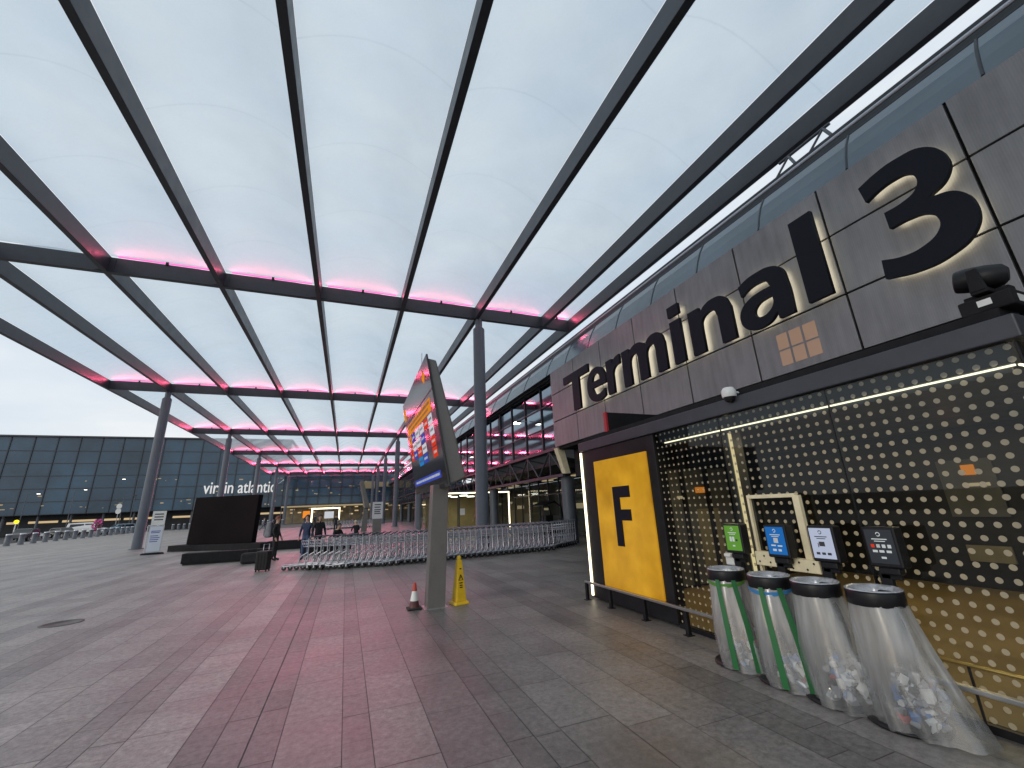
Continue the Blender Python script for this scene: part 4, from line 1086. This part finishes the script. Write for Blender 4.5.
    q.build('hair', hair, P)
    return P
pa = person((-2.62,20.3,0), R(75), 'stand', 'cl_black', 'cl_black', 'hair_r', 'person with auburn hair in black standing beside the bench, wearing a backpack')
bp_ = thing('backpack', 'grey backpack worn on the back of the auburn-haired person in black', 'backpack', (-2.87,20.24,.92), R(-15))
q = MB(); q.hexa([(-.14,-.2,0),(.12,-.2,0),(.12,.2,0),(-.14,.2,0),(-.09,-.16,.62),(.08,-.16,.62),(.08,.16,.62),(-.09,.16,.62)]); q.build('sack', 'cl_grey', bp_, bevel=.07)
q = MB(); q.box((-.19,-.13,.06), (-.12,.13,.32)); q.build('pocket', 'cl_grey', bp_, bevel=.03)
q = MB()
for s in (-.1, .1): q.tube([(.09,s,.58), (.17,s,.45), (.17,s,.2), (.11,s,.05)], .016, 6)
q.build('strap', 'cl_black', bp_)
hb = thing('holdall_bag', 'black holdall resting at the right end of the long bench', 'bag', (-3.35,20.0,0))
q = MB(); q.box((-.34,-.22,.02), (.36,.16,.40)); q.build('body', 'cl_black', hb, bevel=.06)
q = MB(); q.tube([(-.2,-.05,.38), (-.15,-.05,.52), (.15,-.05,.52), (.2,-.05,.38)], .014, 6); q.build('handle', 'cl_black', hb)
sc = thing('suitcase', 'upright black suitcase with its handle out at the left end of the trolleys', 'suitcase', (-2.45,16.75,0), R(-18))
q = MB(); q.box((-.2,-.14,.05), (.2,.14,.64)); q.build('shell', 'black', sc, bevel=.035)
q = MB(); q.tube([(-.09,.1,.63), (-.09,.1,.84), (.09,.1,.84), (.09,.1,.63)], .011, 6); q.build('handle', 'galv', sc)
for sx_ in (-.16, .16):
    for sy_ in (-.1, .1):
        q = MB(); q.lathe([(.0,0), (.025,.01), (.025,.045), (0,.055)], (sx_,sy_,0), 8); q.build('wheel', 'rubber', sc)
q = MB()
for x in (-.1, 0, .1): q.box((x-.012,-.146,.1), (x+.012,-.138,.6))
q.build('ridge', 'black_matt', sc)
b3 = thing('black_bench', 'low black bench behind the trolleys with one person in black sitting on it', 'bench', (-.75,22.6,0))
q = MB(); q.box((-1.1,-.25,.06), (1.1,.25,.45)); q.build('seat', 'black', b3, bevel=.02)
q = MB(); q.box((-1.0,-.2,0), (1.0,.2,.06)); q.build('base', 'rubber', b3)
person((-1.43,19.5,0), R(-25), 'stand', 'cl_navy', 'cl_blue', 'hair_b', 'person in navy jacket standing behind the left part of the trolley row')
person((-.98,19.3,0), R(30), 'stand', 'cl_black', 'cl_black', 'hair_b', 'person in black coat with long hair standing right of the navy jacket', True)
person((-.35,22.5,-.03), R(30), 'sit', 'cl_black', 'cl_black', 'hair_b', 'person in black seated on the bench behind the trolleys')
person((-.83,44,0), R(170), 'stand', 'cl_black', 'cl_black', 'hair_b', 'person in black standing alone facing the far entrance')
b4 = thing('black_bench', 'small black bench behind the trolleys under the fair-haired person', 'bench', (.72,29.6,0))
q = MB(); q.box((-.7,-.25,.06), (.7,.25,.45)); q.build('seat', 'black', b4, bevel=.02); q = MB(); q.box((-.6,-.2,0), (.6,.2,.06)); q.build('base', 'rubber', b4)
person((.69,29.5,-.03), R(200), 'sit', 'cl_black', 'cl_blue', 'hair_w', 'fair-haired person seated with back turned left of the notice board')
person((8.75,29.3,0), R(200), 'walk', 'cl_brown', 'cl_brown', 'hair_b', 'person in a tan coat walking at the lit glass entrance')
person((-10.5,68,0), R(120), 'walk', 'cl_grey', 'cl_blue', 'hair_b', 'distant person in grey top walking across the far forecourt')
person((-6.6,84,0), R(160), 'stand', 'cl_black', 'cl_blue', 'hair_w', 'distant fair-haired person standing near the far entrance')
person((-5.2,86,0), R(190), 'stand', 'cl_navy', 'cl_black', 'hair_b', 'distant person in dark blue standing near the far entrance')
person((-34.5,54,0), R(100), 'stand', 'cl_brown', 'cl_black', 'hair_b', 'distant person in tan beside the bollards at the left edge')

# ------------------------------------------------------------ second entrance with light frame
e2 = thing('glass_entrance', 'glass entrance box outlined by a warm light frame beyond the trolleys', 'entrance')
EY = 30.0
q = MB(); q.box((6.2,EY,2.78), (11.4,EY+.06,2.86)); q.box((11.32,EY,.05), (11.4,EY+.06,2.78)); q.build('light_strip', 'led_warm', e2)
q = MB(); q.box((6.1,EY+.07,2.75), (11.6,EY+9,3.0)); q.build('roof', 'steel_dark', e2)
q = MB(); q.quad((6.2,EY+.04,.05), (11.3,EY+.04,.05), (11.3,EY+.04,2.76), (6.2,EY+.04,2.76)); q.quad((6.15,EY+.1,.05), (6.15,EY+9,.05), (6.15,EY+9,2.74), (6.15,EY+.1,2.74)); q.build('glass', 'clear_glass', e2)
q = MB()
for x in (6.2, 7.45, 7.55, 8.8, 10.1, 11.28): q.box((x-.03,EY+.02,0), (x+.03,EY+.09,2.76))
q.build('frame', 'mullion', e2)
q = MB(); q.box((6.3,EY+8,0), (11.3,EY+8.1,2.74)); q.build('inner_wall', mat('warm_wall', (.42,.36,.2), .6, 0, .2, 1), e2)
q = MB(); q.quad((6.2,EY+.1,.01), (11.3,EY+.1,.01), (11.3,EY+8,.01), (6.2,EY+8,.01)); q.build('floor', 'floor_in', e2)
q = MB(); q.box((7.6,EY+.015,1.3), (7.95,EY+.019,1.75)); q.build('notice', 'white', e2)
q = MB()
for x in (6.9, 8.2, 9.6): 
    for y in (2, 5): q.box((x,EY+y,2.68), (x+.5,EY+y+.5,2.74))
q.build('ceiling_light', 'lamp_white', e2)
l = bpy.data.lights.new('ceiling_lamp', 'AREA'); l.size = 3; l.energy = 90; l.color = (1, .82, .5)
lo = bpy.data.objects.new('ceiling_lamp', l); COL.objects.link(lo); lo.location = (8.6, EY+4, 2.6); lo.parent = e2

# wall floodlights on terminal
for i, (x, y, z, lab) in enumerate(((8.95,21.6,6.35,'bright white floodlight on a bracket at the glazed wall left of the lettering'), (8.95,36,6.2,'small distant white floodlight on a bracket at the glazed wall'), (8.95,58,6.2,'farthest white floodlight on the terminal wall between the columns'))):
    f = thing('wall_floodlight', lab, 'floodlight', (x, y, z))
    q = MB(); q.tube([(.5,0,.1), (0,0,.1), (-.05,0,.05)], .025, 6); q.build('bracket', 'galv', f)
    q = MB(); q.box((-.22,-.2,-.05), (.08,.2,.08)); q.build('housing', 'steel_dark', f, bevel=.02)
    q = MB(); q.hexa([(-.23,-.19,-.06),(.07,-.19,-.06),(.07,.19,-.06),(-.23,.19,-.06),(-.225,-.17,.04),(-.221,-.17,.04),(-.221,.17,.04),(-.225,.17,.04)]); q.build('lamp', 'lamp_white', f)

# covered cart in the undercroft
bc = thing('covered_cart', 'black hooded luggage cart parked under the terminal truss', 'cart', (10.4,21.6,0), R(20))
q = MB(); q.box((-.9,-.5,.25), (.9,.5,.75)); q.build('body', 'black', bc, bevel=.08)
q = MB(); q.tube([(-.8,-.45,.75), (-.7,-.45,1.7), (.2,-.45,1.9), (.7,-.45,1.6), (.85,-.45,.75)], .04, 6); q.tube([(-.8,.45,.75), (-.7,.45,1.7), (.2,.45,1.9), (.7,.45,1.6), (.85,.45,.75)], .04, 6)
q.hexa([(-.7,-.48,1.68),(.2,-.48,1.88),(.2,.48,1.88),(-.7,.48,1.68),(-.7,-.48,1.74),(.2,-.48,1.95),(.2,.48,1.95),(-.7,.48,1.74)]); q.build('hood', 'black', bc)
q = MB(); q.box((-.3,-.2,.75), (.3,.2,1.2)); q.build('seat', 'cl_black', bc, bevel=.05)
for x in (-.6, .6):
    for y in (-.5, .5):
        q = MB(); vs = []
        for yy in (-.06, .06):
            for k in range(14): vs.append((x+.22*math.cos(2*PI*k/14), y+yy, .22+.22*math.sin(2*PI*k/14)))
        q.add(vs, [tuple(range(14)), tuple(range(14, 28))]+[(k, (k+1) % 14, 14+(k+1) % 14, 14+k) for k in range(14)]); q.build('wheel', 'rubber', bc)
bin_ = thing('litter_bin', 'white rounded bin by the first far column before the shopfronts', 'litter bin', (6.9,37,0))
q = MB(); q.lathe([(.25,0), (.27,.9), (.2,1.1), (0,1.15)], n=16); q.build('body', 'white', bin_)
q = MB(); q.box((-.12,-.285,.8), (.12,-.24,.92)); q.build('opening', 'black', bin_)

# ------------------------------------------------------------ far buildings
fb = thing('glass_office_building', 'long dark blue glass building with white lettering across the forecourt', 'building')
FY = 125.; FX0, FX1 = -150., -15.; FH = 21.3; LEAN = 3.0
def fpt(x, z, d=0): return (x, FY+LEAN*(z/FH)*0-d, z)
q = MB(); q.box((FX0,FY,4.2), (FX1,FY+30,FH)); q.build('glass_wall', 'far_glass', fb)
q = MB()
nx_ = 34
for k in range(nx_+1):
    x = FX0+(FX1-FX0)*k/nx_; q.box((x-.09,FY-.15,4.2), (x+.09,FY-.003,FH))
for z in (4.3, 7.0, 9.8, 12.6, 15.4, 18.2): q.box((FX0,FY-.10,z-.07), (FX1,FY-.002,z+.07))
q.build('mullion', 'mullion', fb)
q = MB(); q.box((FX0-.3,FY-.5,FH), (FX1+.3,FY+30,FH+.35)); q.build('roof', 'steel_dark', fb)
q = MB(); q.box((FX0,FY+3,0), (FX1,FY+3.2,4.2)); q.build('ground_floor_wall', 'dark_void', fb)
rnd = random.Random(21)
q = MB()
x = -100
while x < FX1-1:
    w = rnd.uniform(2, 7); q.box((x,FY+2.8,2.5), (x+w,FY+2.95,2.95)); x += w+rnd.uniform(.6, 3)
q.build('canopy_light', 'warm_dim', fb)
q = MB()
for k in range(70):
    x = rnd.uniform(-95, FX1-1); z = rnd.choice((5.0, 5.4, 5.8, 6.2, 8.3, 11.2, 11.4))+rnd.uniform(-.3,.3); w = rnd.uniform(.1, .9)
    if rnd.random() < .45 or x > -42: q.box((x,FY-.02,z), (x+w,FY-.004,z+rnd.uniform(.08,.3)))
q.build('lit_office_strip', 'warm_soft', fb)
q = MB()
for k in range(24):
    x = FX0+3+k*5.6; q = MB(); q.tube([(x,FY+1,0), (x,FY+1,4.2)], .25, 8); q.build('column', 'steel_col', fb)
vt = text_mesh('virgin atlantic', 4.2, .12, .012, 'lettering', 'sign_white', fb)
xs_ = [v.co.x for v in vt.data.vertices]; W_ = max(xs_)-min(xs_)
vt.rotation_euler = (R(90), 0, 0); vt.location = (-33.1, FY-.6, 7.9); vt.scale = (15.6/W_, 1, 1)
# tail-like emblem beside lettering (plain wing shape)
q = MB(); q.prism([(-16.9,10.0), (-14.9,11.9), (-13.8,12.2), (-14.6,11.2), (-14.9,10.1), (-15.9,10.9)], 'y', FY-.7, FY-.5); q.build('emblem', 'sign_white', fb)

fe = thing('entrance_building', 'dark glazed building closing the far end of the canopy with lit ground floor', 'building')
GY = 116.
q = MB(); q.box((-14.6,GY,4.2), (30,GY+25,12.6)); q.build('glass_wall', 'far_glass', fe)
q = MB()
for k in range(18): q.box((-14.6+k*2.6-.08,GY-.2,4.2), (-14.6+k*2.6+.08,GY-.003,12.6))
for z in (4.3, 6.3, 8.4, 10.5): q.box((-14.6,GY-.12,z-.12), (30,GY-.002,z+.12))
q.build('mullion', 'mullion', fe)
q = MB(); q.box((-14.8,GY-.4,12.6), (30.2,GY+25,13.0)); q.build('roof', 'steel_dark', fe)
q = MB(); q.box((-14.6,GY+4,0), (30,GY+4.2,4.2)); q.build('ground_floor_wall', mat('lobby_wall', (.25,.2,.12), .6, 0, .5, .6), fe)
q = MB(); q.box((-14.6,GY,3.75), (30,GY+.15,4.1)); q.build('fascia_light', 'warm_soft', fe)
q = MB()
for k in range(50):
    x = rnd.uniform(-13.5, 28); z = rnd.choice((3.4, 3.2, 2.4, 1.6)); q.box((x,GY+3.8,z), (x+rnd.uniform(.2,1.2),GY+3.9,z+rnd.uniform(.1,.5)))
q.build('ceiling_light', 'warm_dim', fe)
q = MB()
for k in range(26):
    x = rnd.uniform(-12, 9); z = rnd.uniform(6.2, 9.8); q = MB(); q.box((x,GY-.03,z), (x+rnd.uniform(.15,.7),GY-.004,z+rnd.uniform(.08,.25))); q.build('lit_or_mirrored_window', 'warm_soft', fe)
q = MB()
for k in range(18):
    q = MB(); q.tube([(-14.6+k*2.6,GY+.6,0), (-14.6+k*2.6,GY+.6,4.2)], .12, 6); q.build('column', 'steel_col', fe)
q = MB(); 
for a, b in (((-7.8,GY-2.0,0),(-7.5,GY-1.6,3.1)), ((-1.7,GY-2.0,0),(-1.4,GY-1.6,3.1)), ((-7.8,GY-2.0,3.1),(-1.4,GY-1.6,3.4))): q.box(a, b)
q.build('entrance_light_frame', 'led_warm', fe)
q = MB(); q.box((-9.6,GY-2,1.2), (-8.1,GY-1.8,2.8)); q.build('orange_panel', 'orange_lit', fe)
q = MB(); q.box((3.6,GY-1,7.8),(6.5,GY-.8,9.6)); q.box((7.0,GY-1,8.2),(10.4,GY-.8,9.4)); q.build('upper_light', mat('upper_warm', (.2,.17,.1), .5, emit=(1,.75,.4), estr=.05), fe)
q = MB(); q.box((-4.9,GY-1.0,.9), (-2.8,GY-.8,2.5)); q.build('lit_screen', 'scr_white', fe)

# ------------------------------------------------------------ bollards
bo = thing('bollard', 'short grey steel bollard in the long row before the parked cars', 'bollard', (-31.6,57.5,0), 0, 'bollards along the road edge')
q = MB(); q.lathe([(.30,0), (.30,.02), (.24,.03), (.24,1.02)], n=18); q.build('post', 'steel_col', bo)
q = MB(); q.lathe([(.245,1.021), (.25,1.03), (.25,1.10), (.2,1.14), (0,1.15)], n=18); q.build('cap', 'galv', bo)
pts = [(-31.6+(-4.0)*t, 57.5+40*t) for t in [i/16 for i in range(17)]]
pts += [(-31.2, 54.8), (-35.5, 101.5), (-35.5, 104.5), (-35.0, 107.0)]
for x, y in pts[1:]:
    dup(bo, (x, y, 0), 0, 'short grey steel bollard in the long row before the parked cars')
for i in range(22):
    dup(bo, (-33.0+i*.95, 108.5, 0), 0, 'slim distant bollard in the close row between poster stand and display wall', 'far bollards in a close row')

# ------------------------------------------------------------ cars
def car(loc, rz, paint, label, kind='car', L=4.4, W=1.8, H=1.5):
    c = thing('parked_car' if kind != 'van' else 'parked_van', label, 'car' if kind != 'van' else 'van', loc, rz)
    if kind == 'van': pr = [(-.5,.28), (-.5,.55), (-.47,.97), (-.2,1.0), (.18,1.0), (.30,.60), (.48,.50), (.5,.25)]
    elif kind == 'suv': pr = [(-.5,.25), (-.5,.62), (-.46,.95), (-.30,1.0), (.08,1.0), (.22,.64), (.46,.56), (.5,.25)]
    else: pr = [(-.5,.28), (-.5,.60), (-.38,.66), (-.26,.97), (-.02,1.0), (.18,.64), (.44,.54), (.5,.28)]
    q = MB(); n = len(pr); vs = []
    for s in (-1, -.92, .92, 1):
        for x, z in pr:
            tum = .14 if z > .66 else 0
            vs.append((x*L, s*W/2*(1-tum), z*H))
    a = [(i, (i+1) % n, n*3+(i+1) % n, n*3+i) for i in range(n)]
    q.add(vs, a+[tuple(range(n)), tuple(range(3*n, 4*n))]); q.build('body', paint, c, bevel=.07)
    q = MB()
    if kind == 'van': win = [[(-.42,.62), (-.40,.90), (-.05,.90), (-.05,.62)], [(-.02,.62), (-.02,.90), (.16,.90), (.24,.62)]]
    elif kind == 'suv': win = [[(-.44,.66), (-.40,.92), (-.14,.92), (-.14,.66)], [(-.11,.66), (-.11,.92), (.06,.92), (.17,.66)]]
    else: win = [[(-.31,.68), (-.24,.91), (-.10,.93), (-.10,.68)], [(-.07,.68), (-.07,.93), (-.03,.93), (.13,.68)]]
    for poly in win:
        for s in (-1, 1): q.prism([(x*L, z*H) for x, z in poly], 'y', s*(W/2*.93), s*(W/2*.865))
    xs0, xs1 = (.19, .29) if kind == 'van' else ((.10, .20) if kind == 'suv' else (.0, .165))
    z0_, z1_ = .64, .95
    q.hexa([(xs1*L-.02,-W*.40,z0_*H),(xs1*L+.03,-W*.40,z0_*H+.03),(xs1*L+.03,W*.40,z0_*H+.03),(xs1*L-.02,W*.40,z0_*H),(xs0*L,-W*.38,z1_*H),(xs0*L+.05,-W*.38,z1_*H+.02),(xs0*L+.05,W*.38,z1_*H+.02),(xs0*L,W*.38,z1_*H)])
    q.build('window', 'dark_glass', c)
    for x in (-.31, .31):
        for s in (-1, 1):
            q = MB(); vs = []; y = s*W/2*.93
            for yy in (-.11, .11):
                for k in range(18): vs.append((x*L+.33*math.cos(2*PI*k/18), y+yy, .33+.33*math.sin(2*PI*k/18)))
            q.add(vs, [tuple(range(18)), tuple(range(18, 36))]+[(k, (k+1) % 18, 18+(k+1) % 18, 18+k) for k in range(18)])
            wh = q.build('wheel', 'rubber', c)
            q = MB(); vs = []
            for yy in (-.115, .115):
                for k in range(12): vs.append((x*L+.2*math.cos(2*PI*k/12), y+yy, .33+.2*math.sin(2*PI*k/12)))
            q.add(vs, [tuple(range(12)), tuple(range(12, 24))]+[(k, (k+1) % 12, 12+(k+1) % 12, 12+k) for k in range(12)]); q.build('rim', 'galv', wh)
    for s in (-1, 1):
        q = MB(); q.box((.485*L,s*W*.36-.14,.42*H), (.502*L,s*W*.36+.14,.50*H)); q.build('headlight', 'sign_white' if 'white headlights' in label else 'white', c)
        q = MB(); q.box((-.503*L,s*W*.38-.08,.45*H), (-.49*L,s*W*.38+.08,.60*H)); q.build('tail_light', 'dark_red', c)
    return c
M['car_black'] = mat('car_black', (.015,.015,.018), .2, 0, coat=.8); M['car_silver'] = mat('car_silver', (.35,.36,.38), .25, .6, coat=.6)
M['car_white'] = mat('car_white', (.7,.7,.7), .25, coat=.6); M['car_blue'] = mat('car_paleblue', (.16,.24,.30), .25, .3, coat=.6); M['car_red'] = mat('car_darkred', (.12,.02,.025), .25, 0, coat=.6)
RZ = -.124
car((-42.5,83,RZ), R(-80), 'car_black', 'black estate car parked behind the bollards at far left', 'suv', 4.7, 1.9, 1.7)
car((-47.5,94,RZ), R(-20), 'car_silver', 'silver car with long bonnet parked behind the bollards', 'car', 4.8, 1.85, 1.5)
car((-44.0,95.5,RZ), R(-35), 'car_black', 'black hatchback parked between the silver car and the white van', 'suv', 4.3, 1.8, 1.6)
car((-45.5,106,RZ), R(0), 'car_white', 'white van parked side-on in the middle of the car row', 'van', 5.6, 2.0, 2.3)
car((-38.6,100,RZ), R(-140), 'car_blue', 'pale blue car with white headlights lit, right of the pink planter', 'suv', 4.6, 1.9, 1.8)
car((-39.3,112,RZ), R(200), 'car_black', 'black car farthest right, half hidden by the tilted column', 'car', 4.5, 1.8, 1.5)
car((-27.5,113.5,RZ), R(180), 'car_silver', 'silver saloon parked right of the poster stand', 'car', 4.6, 1.8, 1.5)
car((-55.5,88,RZ), R(-60), 'car_red', 'dark red car half hidden at the left end of the car row', 'car', 4.4, 1.8, 1.5)

pp = thing('flower_planter', 'tall pink flower display standing among the parked cars', 'planter', (-40.2,96.5,-.124))
q = MB(); q.lathe([(.5,0), (.62,.7), (.6,.75), (0,.75)], n=14); q.build('pot', 'gray_stone', pp)
q = MB(); rnd = random.Random(8)
for i in range(260):
    a = rnd.uniform(0, 6.28); z = .75+rnd.random()*1.9; r = (.75-.28*abs(z-1.5))*math.sqrt(rnd.random()); s_ = rnd.uniform(.07,.14)
    E_ = Euler((rnd.uniform(0,6), rnd.uniform(0,6), 0)).to_matrix(); c_ = Vector((r*math.cos(a), r*math.sin(a), z)); q.cur = 1 if rnd.random() < .25 else 0
    q.quad(*[E_ @ Vector(v)*s_+c_ for v in ((-1,-1,0),(1,-1,0),(1,1,0),(-1,1,0))])
q.build('flowers', ['pink_paint', 'green_leaf'], pp)

def street_lamp(x, y, h, label, arm=1.6, lit=True, double=False):
    s = thing('street_lamp', label, 'street lamp', (x, y, -.124))
    q = MB(); q.tube([(0,0,0), (0,0,1.2)], .11, 8); q.tube([(0,0,1.2), (0,0,h)], .075, 8, r2=.05); q.build('pole', 'steel_col', s)
    for sd in ((1, -1) if double else (1,)):
        q = MB(); q.tube([(0,0,h-.05), (sd*arm*.6,0,h+.15), (sd*arm,0,h+.12)], .04, 6); q.build('arm', 'steel_col', s)
        q = MB(); q.box((sd*arm-.35,-.16,h+.02), (sd*arm+.35,.16,h+.14)); lh = q.build('lamp_head', 'steel_dark', s, bevel=.03)
        if lit: q = MB(); q.box((sd*arm-.22,-.12,h-.01), (sd*arm+.22,.12,h+.018)); q.build('lamp', 'lamp_white', lh)
street_lamp(-57.5,110,8.0,'leftmost tall street lamp with a bright head before the glass building')
street_lamp(-50.6,110,8.6,'second tall street lamp from the left before the glass building')
street_lamp(-42.6,110,7.2,'shorter street lamp behind the pink planter', lit=False)
street_lamp(-40.9,110,10.6,'tallest street lamp with two arms beside the tilted column', 2.4, True, True)
rs = thing('road_sign', 'thin post with two round white road signs beside the tilted column', 'road sign', (-40.3,103,-.124))
q = MB(); q.tube([(0,0,0), (0,0,5.2)], .05, 6); q.build('post', 'galv', rs)
for z in (5.0, 4.1):
    q = MB(); vs = []
    for yy in (-.10, -.06):
        for k in range(18): vs.append((.42*math.cos(2*PI*k/18), yy, z+.5*math.sin(2*PI*k/18)))
    q.add(vs, [tuple(range(18)), tuple(range(18, 36))]+[(k, (k+1) % 18, 18+(k+1) % 18, 18+k) for k in range(18)]); q.build('sign_disc', 'white', rs)
bn = thing('beacon_post', 'short post with a glowing yellow globe at the left end of the cars', 'beacon', (-49.5,94,-.124))
q = MB(); q.tube([(0,0,0), (0,0,2.5)], .07, 6); q.build('post', 'white', bn)
q = MB(); q.lathe([(0,2.5), (.22,2.6), (.3,2.8), (.22,3.0), (0,3.1)], n=14); q.build('globe', emat('beacon_yellow', (1,.75,.02), 2.0), bn)
tp = thing('ticket_post', 'brown slab post standing behind the bollards near the left edge', 'post', (-44.5,76,-.124), R(10))
q = MB(); q.box((-.35,-.2,0), (.35,.2,2.6)); q.build('slab', 'cl_brown', tp, bevel=.03); q = MB(); q.box((-.2,-.21,1.7), (.2,-.2,2.2)); q.build('plate', 'white', tp)

# ------------------------------------------------------------ lights
sun_el, sun_rot = 22, 250
w = bpy.data.worlds.new('World'); S.world = w; w.use_nodes = True
nt = w.node_tree; bg = nt.nodes['Background']
sky = nt.nodes.new('ShaderNodeTexSky'); sky.sky_type = 'NISHITA'; sky.sun_disc = False
sky.sun_elevation = R(sun_el); sky.sun_rotation = R(sun_rot); sky.dust_density = 3; sky.air_density = 1.2
tc = nt.nodes.new('ShaderNodeTexCoord'); mp = nt.nodes.new('ShaderNodeMapping'); mp.inputs['Scale'].default_value = (1, 1, 3.2)
n = nt.nodes.new('ShaderNodeTexNoise'); n.inputs['Scale'].default_value = 2.1; n.inputs['Detail'].default_value = 9; n.inputs['Roughness'].default_value = .55
nt.links.new(tc.outputs['Generated'], mp.inputs['Vector']); nt.links.new(mp.outputs[0], n.inputs['Vector'])
rp = nt.nodes.new('ShaderNodeValToRGB'); rp.color_ramp.elements[0].position = .32; rp.color_ramp.elements[1].position = .66
SC = 9.6
rp.color_ramp.elements[0].color = (.72, .80, .90, 1); rp.color_ramp.elements[1].color = (1, 1, 1, 1)
vm = nt.nodes.new('ShaderNodeVectorMath'); vm.operation = 'SCALE'; vm.inputs['Scale'].default_value = SC*.92
nt.links.new(n.outputs['Fac'], rp.inputs['Fac']); nt.links.new(rp.outputs[0], vm.inputs[0])
tint = nt.nodes.new('ShaderNodeVectorMath'); tint.operation = 'MULTIPLY'; tint.inputs[1].default_value = (.93, .955, .965)
nt.links.new(vm.outputs[0], tint.inputs[0])
mx = nt.nodes.new('ShaderNodeMix'); mx.data_type = 'RGBA'; mx.inputs['Factor'].default_value = .88
nt.links.new(sky.outputs[0], mx.inputs['A']); nt.links.new(tint.outputs[0], mx.inputs['B'])
nt.links.new(mx.outputs['Result'], bg.inputs['Color']); bg.inputs['Strength'].default_value = .12
sl = bpy.data.lights.new('sun', 'SUN'); sl.energy = 1.0; sl.angle = R(25); sl.color = (1, .96, .9)
so = bpy.data.objects.new('sun', sl); COL.objects.link(so)
az = R(sun_rot); dirv = Vector((math.sin(az)*math.cos(R(sun_el)), math.cos(az)*math.cos(R(sun_el)), math.sin(R(sun_el))))
so.rotation_euler = dirv.to_track_quat('Z', 'Y').to_euler(); so.location = (-20, -10, 30)
# added pink spot by the canopy beam, no fixture, tints the paving
pl = bpy.data.lights.new('added_pink_spot', 'SPOT'); pl.energy = 520; pl.color = (1, .10, .26); pl.spot_size = R(50); pl.spot_blend = 1; pl.shadow_soft_size = .1
po = bpy.data.objects.new('added_pink_spot', pl); COL.objects.link(po); po.location = (1.0, 18.2, 10.95)
po.rotation_euler = (Vector((1.0,18.2,10.95))-Vector((-1.3,5.9,0))).to_track_quat('Z', 'Y').to_euler()

# ------------------------------------------------------------ camera
cam = bpy.data.cameras.new('camera'); co = bpy.data.objects.new('camera', cam); COL.objects.link(co)
f, yaw, pit, rol = 410.4, R(21.81), R(16.68), R(-2.43)
F = Vector((math.sin(yaw)*math.cos(pit), math.cos(yaw)*math.cos(pit), math.sin(pit))); rt = Vector((math.cos(yaw), -math.sin(yaw), 0)); up = rt.cross(F)
RT = math.cos(rol)*rt+math.sin(rol)*up; UP = -math.sin(rol)*rt+math.cos(rol)*up
m = Matrix((RT, UP, -F)).transposed().to_4x4(); m.translation = (0, 0, 1.7)
co.matrix_world = m; cam.sensor_width = 36; cam.lens = f*36/1024; cam.clip_end = 4000; cam.clip_start = .05
S.camera = co
S.view_settings.view_transform = 'Standard'; S.view_settings.look = 'None'; S.view_settings.gamma = 1; S.view_settings.exposure = 0; S.view_settings.use_curve_mapping = False
S.cycles.max_bounces = 8; S.cycles.transparent_max_bounces = 16; S.cycles.sample_clamp_indirect = 4
S.cycles.use_light_tree = True
